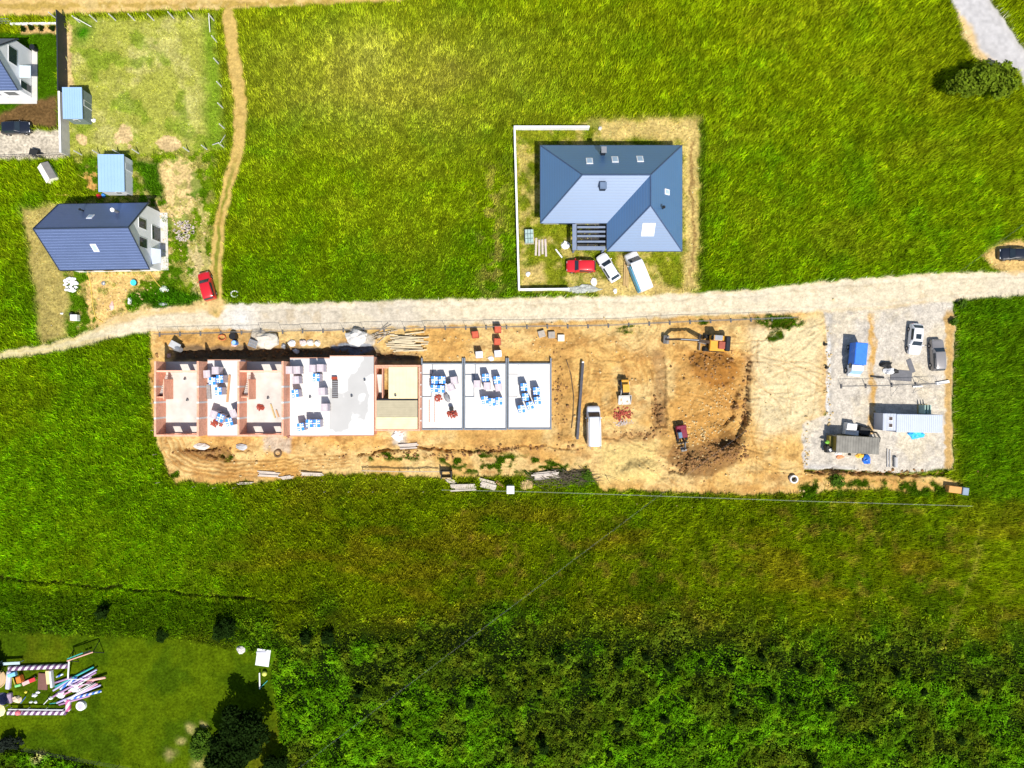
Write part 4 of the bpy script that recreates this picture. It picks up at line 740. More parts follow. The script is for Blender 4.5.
# timber deck unit
hz = 2.45; xa, xb, yn, ys = X(374.6, hz), X(420.2, hz), Y(365, hz), Y(431, hz); cx, cy = (xa + xb) / 2, (yn + ys) / 2; t = shell('shell capped by yellow timber shuttering boards', cx, cy); hx, hy = (xb - xa) / 2, (yn - ys) / 2
lower(t, -hx, hx, -hy, hy, hz, BLK)
def bx(mb, p0, p1, q0, q1, z0, z1): mb.b2(X(p0, hz) - cx, X(p1, hz) - cx, Y(q0, hz) - cy, Y(q1, hz) - cy, z0, z1); return mb
def boards(p0, p1, q0, q1, m, n_, along='x', z=hz, nm='timber_deck', gap=.05):
    b = MB()
    for i in range(n_):
        if along == 'x': u0, u1 = q0 + (q1 - q0) * i / n_, q0 + (q1 - q0) * (i + 1) / n_ - gap; bx(b, p0, p1, u0, u1, z - .12, z - .01 + random.uniform(-.012, .012))
        else: u0, u1 = p0 + (p1 - p0) * i / n_, p0 + (p1 - p0) * (i + 1) / n_ - gap; bx(b, u0, u1, q0, q1, z - .12, z - .01 + random.uniform(-.012, .012))
    return b.build(nm, m, t)
DECK = mat('yellow_shuttering', (.74, .62, .36), .8, .1, .8)
boards(388.5, 417.5, 367, 398.6, DECK, 8, 'y'); boards(376.3, 417.5, 400.4, 417, mat('grey_shuttering', alb(212, 200, 168), .85, .08, 1.5), 7, 'x'); boards(376.3, 417.5, 417.2, 429, mat('cream_shuttering', (.7, .6, .36), .85, .12, .9), 5, 'x')
q = MB()
for i in range(12): bx(q, 376.5, 381.5, 396.5 - i * 2, 398.5 - i * 2, hz - 2.3, hz - 2.2 + i * .17)
q.build('stair', CONC, t); bx(bx(MB(), 382, 382.9, 368, 398, hz - 1.2, hz + .02), 376.4, 388, 366.9, 368.3, hz - 1.5, hz + .01).build('stair_wall', BLK, t); bx(MB(), 376.4, 417.5, 398.8, 400.2, hz - .5, hz - .1).build('beam', DARKM, t)
for q0 in (372, 384, 396, 408, 420): bx(MB(), 420.4, 421.3, q0, q0 + 1.4, hz - .3, hz + .05).build('wall_tie', WCONC, t)
# three ground slabs
BITU = mat('grey_foundation_block', alb(150, 160, 172), .85, .12, 2)
def ground_unit(label, pa, pb, qa, qb, nook):
    z = .32; xa, xb, yn, ys = X(pa, z), X(pb, z), Y(qa, z), Y(qb, z); cx, cy = (xa + xb) / 2, (yn + ys) / 2; t = shell(label, cx, cy); hx, hy = (xb - xa) / 2, (yn - ys) / 2
    MB().b2(-hx, hx, -hy, hy, -.1, z).build('floor_slab', WCONC, t); e = MB(); th = .2
    e.b2(-hx, hx, hy - th, hy, z + .002, z + .2); e.b2(-hx, hx, -hy, -hy + th, z + .002, z + .2); e.b2(-hx, -hx + th, -hy + th + .003, hy - th - .003, z + .002, z + .2); e.b2(hx - th, hx, -hy + th + .003, hy - th - .003, z + .002, z + .2)
    e.build('foundation_course', BITU, t)
    if nook:
        d = MB(); gx0, gx1 = -hx + 1.45, -hx + 1.55; y1 = hy - 1.7; y2 = hy - 5.1
        d.b2(-hx + th + .01, gx1, y1 - .1, y1, z, z + .12); d.b2(gx0, gx1, y2, y1 - .103, z, z + .12); d.b2(-hx + th + .01, gx0 - .003, y2, y2 + .1, z, z + .12); d.b2(gx1 + .1, gx1 + .2, y1 + .1, hy - th - .01, z, z + .11)
        d.build('partition_course', BITU if nook < 3 else WCONC, t)
    if nook == 1:
        for xx, ww in ((1.2, .12), (2.0, .08)):
            d = MB(); [d.box((-hx + xx, y2 - .5 - i * .26, z + .04), (ww, .2, .08)) for i in range(13)]; d.build('brick_course', RIM, t)
    for s_ in (-hx + .1, hx - .1): MB().b2(s_ - .1, s_ + .1, hy + .005, hy + .75, -.1, z + .15).build('foundation_stub', BITU, t)
    return t
ground_unit('bare ground slab with red brick heaps, next to the timber deck', 421.3, 463.4, 363, 430, 1)
ground_unit('bare ground slab in the middle of the three white slabs at the east end', 464, 507, 363, 430, 2)
ground_unit('bare ground slab at the far east end of the row, beside the steel beam', 507.6, 551.5, 363, 429.5, 3)

# ---- pallets of wrapped blocks
def pallet(nm, capm, sidem, straps):
    t = thing(nm, '', 'block pallet', (0, 0, 0))
    p = MB()
    for y_ in (-.4, 0, .4): p.box((0, y_, .05), (1.0, .1, .1))
    for i in range(5): p.box((-.42 + i * .21, 0, .12), (.14, 1.0, .035))
    p.build('pallet_base', GWOOD, t); MB().box((0, 0, .64), (.98, 1.0, .98), ch=.03).build('block_stack', sidem, t)
    c = MB().box((0, 0, 1.15), (1.0, 1.02, .05), ch=.015).build('film_top', capm, t)
    if straps:
        s = MB(); s.box((0, 0, 1.181), (.16, 1.03, .012)); s.box((0, 0, 1.195), (1.01, .13, .012)); s.box((.3, .28, 1.181), (.3, .2, .011), .4); s.box((-.3, -.3, 1.181), (.25, .22, .011), .2); s.build('white_strap', FRAME, c)
    else:
        s = MB(); s.box((0, .05, 1.181), (.05, .8, .01)); s.box((.2, -.1, 1.183), (.05, .5, .01)); s.build('pink_strap', mat('pink_film', (.66, .62, .62), .5), c)
    t.scale = (.98, 1.08, 1.55); return learn(t)
SIDE = mat('aerated_block', (.46, .41, .47), .85, .08, 3); PB = pallet('block_pallet', mat('blue_film', (.035, .23, .72), .4, .12, 4, 0, .5), SIDE, True); PWt = pallet('block_pallet', mat('white_film', (.46, .4, .43), .5, .1, 4, 0, .4), SIDE, False)
U = {2: (hS, 'on the white slab between the two roofless shells', [(215, 370.5, 'w', 0), (206.5, 374, 'w', 5), (212, 381, 'b', 0), (219.5, 379, 'b', 3), (218, 391, 'b', 0), (213, 414.5, 'w', -18), (220, 418, 'b', -20), (229, 422, 'b', 15), (233, 413.5, 'w', 22)]),
     4: (hS, 'on the crowded white slab', [(289, 370, 'w', 0), (296.5, 370, 'w', 2), (312, 368.5, 'w', 0), (320, 368, 'w', 0), (295.5, 380, 'w', 4), (316, 377.5, 'b', 0), (295, 393.5, 'b', 8), (321.5, 391.5, 'w', 3), (324, 407.5, 'w', 0), (300.5, 427, 'b', 8), (309, 423.5, 'b', 0), (316.5, 423.5, 'b', 0)]),
     7: (.32, 'on the ground slab next to the timber deck', [(434.5, 380, 'b', 0), (442, 380, 'b', 3), (434, 388.5, 'b', 0), (441, 389, 'b', 0), (454, 380.5, 'w', 8), (450.5, 387, 'w', 22)]),
     8: (.32, 'on the middle ground slab', [(485.5, 377.5, 'b', 2), (497, 380, 'b', 5), (477, 384, 'w', 0), (487, 386, 'w', 0), (498.5, 387.5, 'w', 8), (485, 400, 'b', 8), (492, 402, 'b', 0), (499, 401, 'b', 0)]),
     9: (.32, 'on the easternmost ground slab', [(524, 387, 'b', 4), (536.5, 391, 'b', 4), (525.5, 397, 'b', 6), (537.5, 400.5, 'b', 6), (521.5, 409, 'b', 8), (530, 405.5, 'b', 14)])}
used = {'b': False, 'w': False}
for u, (hb, where, L) in U.items():
    for kind in 'bw':
        q = [p for p in L if p[2] == kind]; q.sort(key=lambda p: (round(p[1] / 5), p[0]))
        for i, (px, py, _, rz) in enumerate(q):
            pr = PB if kind == 'b' else PWt; tone = 'blue-topped' if kind == 'b' else 'pink-white'
            lab = '%s block pallet, %s from north, %s' % (tone, ORD[i], where) if len(q) > 1 else 'only %s block pallet %s' % (tone, where)
            lc = W(px, py, hb + 1.85); lc.z = hb + .004; g_ = 'pallets of building blocks on the slabs'
            if not used[kind]: used[kind] = True; o = pr; o.location = lc; o.rotation_euler = (0, 0, math.radians(rz)); o['label'] = lab
            else: o = dup(pr, lc, math.radians(rz), lab)
            o['group'] = g_
# ------------------------------------------------------------------ vehicles
TYRE = mat('tyre_rubber', (.012, .012, .012), .9, .2, 6); RIMM = mat('wheel_rim', (.4, .4, .42), .35, .1, 3, .7); LAMP = mat('headlamp', (.7, .72, .75), .1, .05, 3, 0, .7); TAIL = mat('tail_lamp', (.35, .01, .01), .25, .1, 3, 0, .6); CHAS = mat('black_plastic', (.02, .02, .02), .6, .1, 4)
def wheel(parent, x, y, r, wd, rim=True):
    s = 1 if y > 0 else -1
    wz = MB().cyl((x, y - wd / 2 * s, r), (x, y + wd / 2 * s, r), r, r, 14).build('wheel', TYRE, parent)
    if rim: MB().cyl((x, y + wd / 2 * s - .01 * s, r), (x, y + wd / 2 * s + .015 * s, r), r * .62, r * .58, 12).build('rim', RIMM, wz)
def car(nm, label, cat, px, py, rz, paint, L=4.4, Wd=1.8, hood=.95, belt=1.0, roof=1.48, st=None, glassroof=False, box=False, group=None, hh=1.4, z=None):
    """body lofted through stations along x: (x/L, half width factor, belt height, top height, top half width factor)"""
    p = W(px, py, hh * .6); g = Vector((p.x, p.y, tz(p.x, p.y) if z is None else z)); t = thing(nm, label, cat, g, rz, group); h = Wd / 2
    st = st or [(-.5, .80, .62, .80, .74), (-.485, .92, .78, .92, .84), (-.44, .97, belt, belt + .05, .86), (-.33, 1, belt, roof - .03, .70), (-.20, 1, belt, roof, .73), (.06, 1, belt, roof - .02, .74), (.22, 1, belt - .02, belt + .03, .86), (.40, .98, hood - .1, hood - .02, .84), (.47, .90, hood - .22, hood - .14, .78), (.5, .74, .55, .66, .66)]
    V = []; F = []
    for x, wf, zb, zt, tf in st:
        w_ = h * wf; V += [(x * L, -w_ * .93, .22), (x * L, -w_, .5), (x * L, -w_ * .97, zb), (x * L, -h * tf, zt), (x * L, -h * tf * .5, zt + .035), (x * L, h * tf * .5, zt + .035), (x * L, h * tf, zt), (x * L, w_ * .97, zb), (x * L, w_, .5), (x * L, w_ * .93, .22)]
    m = 10
    for i in range(len(st) - 1):
        for j in range(m - 1): F.append((i * m + j, (i + 1) * m + j, (i + 1) * m + j + 1, i * m + j + 1))
        F.append((i * m + m - 1, (i + 1) * m + m - 1, (i + 1) * m, i * m))
    F.append(tuple(range(m))[::-1]); F.append(tuple((len(st) - 1) * m + j for j in range(m)))
    F = [f[::-1] for f in F]
    b = MB(); b.add(V, F); body = b.build('body', paint, t, True)
    md = body.modifiers.new('bevel', 'BEVEL'); md.width = .03; md.segments = 2; md.limit_method = 'ANGLE'; md.angle_limit = math.radians(30)
    def q(i, j, k): a = Vector(V[i * m + j]); c = Vector(V[(i + 1) * m + j]); return a.lerp(c, k)
    def glass(nmx, pts):
        n = (pts[1] - pts[0]).cross(pts[2] - pts[0]).normalized(); c = sum(pts, Vector()) / len(pts); cc = Vector((c.x * .9, 0, .7)); n = n if n.dot(c - cc) > 0 else -n
        e_ = .075 if 'side' not in nmx else .03; P = [c + (p_ - c) * .92 - n * .03 for p_ in pts] + [c + (p_ - c) * .92 + n * e_ for p_ in pts]; k = len(pts); mb = MB()
        mb.add(P, [tuple(range(k))[::-1], tuple(range(k, 2 * k))] + [(i, (i + 1) % k, k + (i + 1) % k, k + i) for i in range(k)]); return mb.build(nmx, GLASS, t)
    zt = [s_[3] for s_ in st]; r0 = next(i for i in range(len(st)) if zt[i] > belt + .2); r1 = max(i for i in range(len(st)) if zt[i] > belt + .2)
    if r0 > 0: glass('rear_window', [q(r0 - 1, 3, .06), q(r0 - 1, 6, .06), q(r0 - 1, 6, .9), q(r0 - 1, 3, .9)])
    glass('windscreen', [q(r1, 3, .08), q(r1, 6, .08), q(r1, 6, .95), q(r1, 3, .95)])
    e0 = (r0 if not box else r1 - 1)
    for a_, b_ in ((2, 3), (7, 6)): glass('side_window', [Vector(V[e0 * m + a_]).lerp(Vector(V[e0 * m + b_]), .08), Vector(V[r1 * m + a_]).lerp(Vector(V[r1 * m + b_]), .08), Vector(V[r1 * m + b_]).lerp(Vector(V[r1 * m + a_]), .08), Vector(V[e0 * m + b_]).lerp(Vector(V[e0 * m + a_]), .08)])
    r_ = .33
    for x in (-.31, .31):
        for y in (-1, 1): wheel(t, x * L, y * (h - .08), r_, .22)
    for y in (-1, 1):
        MB().box((L * .462, y * h * .62, hood - .24), (.26, .3, .14), ch=.03).build('headlight', LAMP, t); MB().box((-L * .488, y * h * .7, .78), (.1, .22, .2)).build('tail_light', TAIL, t)
        MB().box((L * .2, y * (h + .08), belt + .05), (.14, .2, .13), ch=.03).build('mirror', paint, t)
    if glassroof: MB().box((-.07 * L, 0, roof + .03), (.75, .8, .03)).build('roof_window', GLASS, t)
    return t, V, st
def paintm(nm, rgb, metal=0.0): return mat(nm, rgb, .32, .04, .8, metal, .5, coat=.5)
RED = paintm('red_paint', (.5, .012, .02)); WHP = paintm('white_paint', (.72, .73, .75)); NAVY = paintm('black_blue_paint', (.008, .011, .02)); GREYP = paintm('taupe_grey_paint', (.26, .245, .24), .25); SILV = paintm('silver_white_paint', (.6, .62, .66), .2); BLUEP = paintm('pale_blue_white_paint', (.62, .68, .78))
SUVST = lambda belt, roof, hood: [(-.5, .86, .7, .95, .8), (-.485, .94, .9, belt + .02, .82), (-.44, .98, belt, roof - .12, .74), (-.36, 1, belt, roof, .76), (-.1, 1, belt, roof + .02, .77), (.08, 1, belt, roof - .02, .76), (.22, 1, belt - .02, belt + .03, .86), (.40, .98, hood - .1, hood, .86), (.47, .92, hood - .2, hood - .1, .8), (.5, .78, .6, .7, .7)]
R_ = math.radians
car('parked_car', 'bright red car parked at the bend where the earth track meets the dirt road', 'car', 206.5, 286, R_(105), RED, 4.2, 1.85, 1.0, 1.05, 1.6, SUVST(1.05, 1.6, 1.0))
car('parked_car', 'red car parked broadside below the pergola of the walled bungalow', 'car', 581, 266, R_(180), RED, 4.3, 1.85, 1.0, 1.05, 1.58, SUVST(1.05, 1.58, 1.0))
car('parked_car', 'white car parked aslant between the red car and the camper van', 'car', 608.5, 267.5, R_(122), WHP, 4.5, 1.82)
car('parked_car', 'white car with a sunroof on the gravel lot', 'car', 916, 339, R_(-95), WHP, 4.6, 1.85, glassroof=True)
car('parked_car', 'taupe grey estate car at the east edge of the gravel lot', 'car', 938, 355, R_(93), GREYP, 4.7, 1.85, 1.0, 1.05, 1.56, SUVST(1.05, 1.56, 1.0))
car('parked_car', 'black car parked on the sandy pull-in at the right picture edge', 'car', 1015, 254, R_(180), NAVY, 4.4, 1.8)
car('parked_car', 'dark car on the gravel drive below the white corner house', 'car', 15, 127.5, R_(2), NAVY, 4.3, 1.8)
VANST = lambda roof: [(-.5, .93, 1.2, roof - .08, .86), (-.49, .98, 1.25, roof, .88), (-.2, 1, 1.25, roof + .03, .89), (.1, 1, 1.25, roof + .02, .89), (.22, 1, 1.2, roof - .05, .85), (.345, 1, 1.15, 1.28, .86), (.45, .96, .95, 1.08, .84), (.49, .86, .75, .85, .76), (.5, .8, .6, .7, .7)]
def van(label, px, py, rz, paint, L, Wd, roof, group=None, nm='van'):
    return car(nm, label, 'van', px, py, rz, paint, L, Wd, 1.08, 1.2, roof, VANST(roof), box=True, hh=roof)[0]
t = van('white van with long pipes on its roof, parked on the sand beside the steel beam', 594, 426, R_(91), WHP, 5.9, 2.05, 2.35)
for y in (-.75, .75):
    MB().cyl((-3.3, y, 2.5), (1.2, y, 2.5), .04, .04, 6).build('roof_rail', GREYM, t)
t = van('white camper van with a sky blue side, parked nearest the hip-roofed bungalow', 638.5, 271, R_(112), WHP, 6.1, 2.1, 2.5, nm='camper_van')
st_ = MB().box((-.95, 1.055, 1.3), (4.0, .05, 1.8)).build('blue_stripe', mat('cyan_stripe', (.08, .5, .8), .4), t); MB().box((-.9, 0, 2.545), (3.2, 1.55, .03)).build('roof_panel', CREAM, t)
# blue-tarped light truck
p = W(856, 359, 1.2); t = thing('tarp_truck', 'small truck with a bright blue tarpaulin over its bed, on the gravel lot', 'truck', (p.x, p.y, tz(p.x, p.y)), R_(-95))
MB().box((0, 0, .5), (4.9, .8, .2)).build('chassis', CHAS, t); tb = MB().box((-.75, 0, 1.65), (3.2, 1.78, 1.9), ch=.08).build('tarp_cover', mat('blue_tarp', (.02, .16, .72), .5, .1, 1.5, 0, .5, .2, 3), t)
cb = MB(); cb.sweep([(.95, .45), (2.5, .45), (2.55, .95), (2.2, 1.15), (1.75, 1.95), (.95, 2.0)], -.86, .86); cb.build('cab', BLUEP, t)
MB().add([(1.8, -.8, 1.9), (1.8, .8, 1.9), (2.21, .85, 1.2), (2.21, -.85, 1.2), (1.83, -.8, 1.93), (1.83, .8, 1.93), (2.24, .85, 1.22), (2.24, -.85, 1.22)], [(0, 1, 2, 3), (7, 6, 5, 4), (0, 4, 5, 1), (1, 5, 6, 2), (2, 6, 7, 3), (3, 7, 4, 0)]).build('windscreen', mat('sky_glass', (.25, .42, .6), .15, .1, 1, 0, .7), t)
for x in (-1.7, 1.75):
    for y in (-1, 1): wheel(t, x, y * .85, .36, .24)
for y in (-1, 1): MB().box((2.53, y * .65, .75), (.08, .28, .18)).build('headlight', LAMP, t); MB().box((1.05, y * .94, 1.5), (.7, .03, .6)).build('side_window', GLASS, t)

# ------------------------------------------------------------------ machines
YEL = mat('machine_yellow', (.62, .3, .03), .5, .12, 2); MRED = mat('machine_red', (.17, .008, .03), .45, .1, 2); STEEL = mat('worn_steel', (.2, .19, .18), .55, .25, 3, .4); PALES = mat('pale_bucket_steel', (.42, .41, .39), .5, .12, 2, .2)
def excavator(label, px, py, rz, k, paint, cabm, boomm, pose):
    g = gp(px, py, 1.4 * k); t = thing('excavator', label, 'excavator', g, rz); t.scale = (1, 1, 1); v = lambda *a: tuple(q * k for q in a)
    for y in (-1, 1):
        q = MB(); q.sweep([(x * k, z * k) for x, z in ((-1.7, .15), (-1.45, 0), (1.45, 0), (1.7, .15), (1.75, .5), (1.5, .8), (-1.5, .8), (-1.75, .5))], (y * 1.05 - .28) * k, (y * 1.05 + .28) * k); tr = q.build('track', TYRE, t)
        MB().cyl(v(1.4, y * 1.05 - .3, .4), v(1.4, y * 1.05 + .3, .4), .3 * k, .3 * k, 10).build('sprocket', STEEL, tr)
    MB().box(v(0, 0, .55), v(1.6, 1.5, .5)).build('undercarriage', STEEL, t); MB().box(v(2.35, 0, .42), v(.14, 2.5, .62), ry=-.15).build('dozer_blade', STEEL, t); 
    b = MB(); b.box(v(-.55, 0, 1.25), v(3.0, 2.5, .75), ch=.1 * k); b.build('upper_body', paint, t)
    b = MB(); b.box(v(-1.75, 0, 1.75), v(.8, 2.4, .9), ch=.15 * k); b.build('counterweight', DARKM if k > .9 else paint, t); MB().box(v(-.95, .3, 1.8), v(1.2, 1.2, .4), ch=.08 * k).build('engine_cover', mat('rust_red_cover', (.3, .07, .04), .6, .2, 3) if k > .8 else MRED, t)
    c = MB(); c.box(v(.05, -.75, 2.15), v(1.5, .95, 1.45), ch=.1 * k, t=.92); c.build('cab', cabm, t); yc = -.75
    MB().box(v(.83, yc, 2.2), v(.04, .75, .9), ry=-.05).build('cab_window', GLASS, t); MB().box(v(.0, yc, 2.9), v(1.2, .75, .03)).build('roof_hatch', GREYM if k > .8 else cabm, t)
    for s_ in (-1, 1): MB().box(v(.05, yc + s_ * .465, 2.25), v(1.1, .03, .85)).build('side_window', GLASS, t)
    def arm(nm, pts, w0, w1, hgt, m):
        q = MB()
        for (a, b_), (wa, wb) in zip(zip(pts[:-1], pts[1:]), [(w0, (w0 + w1) / 2), ((w0 + w1) / 2, w1)][:len(pts) - 1]):
            a, b_ = Vector(v(a[0], -.05, a[1])), Vector(v(b_[0], -.05, b_[1])); d = (b_ - a).normalized(); up = Vector((-d.z, 0, d.x)); P = []
            for c_, ww in ((a, wa), (b_, wb)):
                for sy, sz in ((-1, -1), (1, -1), (1, 1), (-1, 1)): P.append(c_ + Vector((0, sy * ww / 2 * k, 0)) + up * sz * hgt * ww * k)
            q.add(P, [(3, 2, 1, 0), (4, 5, 6, 7), (0, 1, 5, 4), (1, 2, 6, 5), (2, 3, 7, 6), (3, 0, 4, 7)])
        return q.build(nm, m, t)
    B0, B1, B2, S1 = pose
    arm('boom', [B0, B1, B2], .42, .34, .55, boomm); arm('stick', [B2, S1], .32, .26, .5, boomm)
    MB().cyl(v(B0[0] + .3, .22, B0[1] - .3), v((B1[0] + B2[0]) / 2 * .6 + B0[0] * .4, .22, B1[1] - .25), .08 * k, .06 * k, 7).build('boom_cylinder', GREYM, t); MB().cyl(v(B1[0], -.05, B1[1] + .35), v(B2[0] - .1, -.05, B2[1] + .3), .07 * k, .05 * k, 7).build('stick_cylinder', GREYM, t)
    q = MB(); x_, z_ = S1; q.sweep([(x * k, z * k) for x, z in ((x_ - .1, z_ + .1), (x_ + .35, z_ - .15), (x_ + .3, z_ - .75), (x_ - .25, z_ - .95), (x_ - .6, z_ - .6), (x_ - .3, z_ - .55), (x_ - .05, z_ - .4))], -.7 * k, .6 * k); bk = q.build('bucket', STEEL, t)
    q = MB()
    for i in range(5): q.box(v(x_ - .62, -.6 + i * .28, z_ - .66), v(.2, .1, .08))
    q.build('bucket_teeth', STEEL, bk); return t
excavator('big orange excavator with its boom stretched west along the site fence', 716, 343, R_(176), .93, YEL, mat('orange_cab', (.66, .4, .16), .5, .1, 2), mat('dark_boom', (.06, .045, .035), .5, .25, 2), [(1.2, 1.5), (3.4, 3.7), (6.2, 3.3), (7.9, 1.2)])
excavator('small red mini excavator with a blue grey cab roof, on the dark spoil', 682, 434, R_(-80), .62, MRED, mat('blue_grey_cab', (.1, .17, .27), .5, .1, 2), mat('black_boom', (.03, .03, .03), .5, .25, 2), [(.9, 1.3), (2.0, 3.0), (3.2, 2.4), (3.9, 1.0)])
g = gp(625, 389, 1); t = thing('skid_loader', 'small yellow loader with a wide pale bucket, facing the brick heap', 'loader', g, R_(-88))
MB().box((-.35, 0, .75), (2.0, 1.0, .7), ch=.08).build('body', CHAS, t); MB().box((-1.0, 0, 1.25), (.8, 1.1, .5), ch=.1).build('engine_hood', YEL, t); c = MB(); 
for x in (-.45, .45):
    for y in (-.45, .45): c.box((x, y, 1.5), (.07, .07, 1.2))
c.build('cab_frame', CHAS, t); MB().box((-.1, 0, 2.12), (1.15, 1.0, .06), ch=.02).build('roof', YEL, t); MB().box((-.15, 0, 1.15), (.5, .5, .5), ch=.08).build('seat', CHAS, t)
for x in (-.95, .25):
    for y in (-1, 1): wheel(t, x, y * .62, .38, .28)
for y in (-1, 1): MB().path([(-1.1, y * .6, 1.35), (.5, y * .62, 1.2), (1.0, y * .62, .55)], .07).build('lift_arm', PALES, t)
q = MB(); q.sweep([(1.0, .05), (2.35, .05), (2.35, .1), (1.25, .14), (1.05, .35), (1.0, .95), (.94, .95)], -.92, .92); q.sweep([(1.0, .05), (2.3, .05), (1.1, .9), (1.0, .9)], -.97, -.921); q.sweep([(1.0, .05), (2.3, .05), (1.1, .9), (1.0, .9)], .921, .97); q.build('bucket', PALES, t)

# ------------------------------------------------------------------ containers and things on the gravel lot
def corrug(nm, label, cat, px0, px1, py0, py1, h, rz, wm, rm, n=24):
    xa, xb, ya, yb = X(px0, h), X(px1, h), Y(py1, h), Y(py0, h); sx, sy = xb - xa, yb - ya; t = thing(nm, label, cat, ((xa + xb) / 2, (ya + yb) / 2, 0), rz)
    MB().box((0, 0, h / 2 - .04), (sx - .06, sy - .06, h - .16)).build('wall', wm, t); r = MB(); r.box((0, 0, h - .06), (sx, sy, .1), ch=.02)
    for i in range(n): r.box((-sx / 2 + sx * (i + .5) / n, 0, h), (sx / n * .5, sy * .94, .035))
    for x in (-1, 1):
        for y in (-1, 1): r.box((x * (sx / 2 - .08), y * (sy / 2 - .08), h / 2 - .06), (.17, .17, h - .13))
    r.build('roof', rm, t); return t, sx / 2 - .03, sy / 2 - .03
CW = mat('white_container', (.44, .48, .57), .5, .06, .8)
t, sx, sy = corrug('site_office', 'long white site cabin on the gravel lot, blue tarp lying along it', 'site cabin', 896.5, 942.5, 414.5, 432.5, 2.6, R_(-1), CW, CW)
opening(t, (1.6, -sy, 1.2), (.9, .08, 2.0), 'door', GREYM); opening(t, (-1.6, -sy, 1.5), (1.4, .08, 1.0))
t, sx, sy = corrug('site_cabin', 'short white cabin with two dark roof hatches at the west end of the long one', 'site cabin', 883, 896, 413.5, 430.5, 2.6, R_(-1), CW, mat('grey_white_roof', (.42, .45, .52), .5, .06, 1), 4)
for y in (-.5, .5): f = MB().box((.15, y, 2.64), (.62, .6, .05)).build('hatch', FRAME, t); MB().box((.15, y, 2.67), (.5, .48, .03)).build('pane', mat('brown_hatch', (.06, .04, .035), .5), f)
OLV = mat('olive_drab', (.2, .16, .03), .6, .2, 2); CR = mat('lichen_grey_roof', (.2, .19, .165), .85, .35, .7)
t, sx, sy = corrug('olive_container', 'grey roofed olive container at the south edge of the gravel lot', 'container', 836.5, 879.5, 436.5, 453.5, 2.6, R_(-3), OLV, CR, 16)
opening(t, (-1.2, -sy, 1.2), (1.0, .06, 2.0), 'door', OLV)
g = gp(832, 441); t = thing('generator_trailer', 'olive and black machine trailer at the west end of the olive container', 'trailer', g, R_(4))
MB().box((0, .15, .9), (2.0, 1.6, 1.0), ch=.08).build('body', OLV, t); MB().box((.4, .1, 1.43), (.6, 1.0, .08)).build('hatch', FRAME, t); MB().box((.4, .1, 1.48), (.4, .35, .05)).build('vent', CHAS, t)
MB().box((-.7, -1.0, .75), (1.6, 1.1, .9), ch=.1).build('engine', CHAS, t); q = MB(); [q.cyl((-1.6 + i * .5, -1.4, .9), (-1.3 + i * .5, -.5, 1.3), .06, .06, 6) for i in range(4)]; q.build('hose', CHAS, t); MB().box((-.9, -1.15, 1.25), (.4, .4, .15), .4).build('lid', FRAME, t)
q = MB(); q.blob((-.1, .75, 1.45), (.35, .25, .2), 2); q.blob((-1.2, .0, 1.15), (.4, .25, .2), 3); q.build('green_sheet', mat('lime_sheet', (.16, .4, .04), .6, .2, 3), t)
for y in (-1, 1): wheel(t, 0, y * .9, .34, .22)
g = gp(848, 428); t = thing('white_tank_stack', 'white lidded boxes stacked north of the olive container', 'tank', g, R_(-8)); MB().box((0, .2, .55), (1.6, 1.2, 1.1), ch=.08).build('box', FRAME, t); MB().box((.25, -.6, .45), (2.1, .8, .9), ch=.08).build('box', FRAME, t); MB().box((-.1, .25, 1.16), (1.3, .9, .12), ch=.03).build('lid', FRAME, t)
g = gp(864, 432); t = thing('black_machine', 'black wheeled machine with a bent pipe arm, behind the olive container', 'machine', g, R_(-15)); MB().box((-.4, .1, .6), (1.6, 1.2, .8), ch=.1).build('body', CHAS, t); q = MB(); q.path([(.2, .2, 1.0), (1.0, .3, 1.5), (1.8, -.3, 1.3), (2.3, -.9, .5)], .12, 8); q.build('arm', CHAS, t); MB().box((.9, -.4, .4), (.7, .5, .5), .5).build('housing', PALES, t)
for x in (-.9, .1):
    for y in (-.6, .7): wheel(t, x, y, .3, .2)
def heap(nm, label, cat, px, py, r, m, seed, sq=.55, n=10, rz=0, amp=.25, smooth=False):
    return one(MB().blob((0, 0, 0), r, seed, n, 6, amp, .08), nm, m, label, cat, gp(px, py) + Vector((0, 0, .02)), rz, None, smooth)
BT = mat('cobalt_tarp', (.01, .12, .55), .45, .2, 3, 0, .5, .3, 4); CT = mat('cyan_tarp', (.03, .38, .78), .45, .15, 2, 0, .5, .3, 4)
heap('tarp', 'sky blue tarp lying against the long white cabin', 'tarp', 915, 434, (1.25, .75, .55), CT, 5); heap('tarp_bundle', 'crumpled cobalt tarp bundle south of the olive container', 'tarp', 866, 459, (.6, .8, .6), BT, 6, rz=.4)
heap('sack', 'orange sack on the gravel beside the olive container', 'sack', 839.5, 456.5, (.65, .35, .3), mat('orange_sack', (.62, .25, .12), .8, .2, 3), 7); heap('sack', 'yellow sacks next to the cobalt tarp', 'sack', 859.5, 455.5, (.7, .4, .3), mat('yellow_sack', (.7, .42, .06), .8, .2, 3), 8)
heap('sack', 'white sack touching the orange one', 'sack', 838, 453.5, (.6, .25, .3), FRAME, 9); heap('dark_bag', 'small black bag between the orange and the yellow sacks', 'bag', 849.5, 454.5, (.22, .2, .2), CHAS, 10)
g = gp(922, 409); t = thing('window_crate', 'rack of pale green glass panes on the north side of the long cabin', 'glass rack', g)
for i in range(3): MB().box((-.45 + i * .42, 0, .75), (.12, 1.3, 1.3), ry=.12).build('glass_pane', mat('green_glass_edge', (.4, .55, .48), .2, .1, 1), t)
MB().box((0, 0, .08), (1.5, 1.4, .12)).build('crate_base', WOOD, t)
PIPE = mat('grey_pipe', (.42, .41, .4), .6, .1, 2)
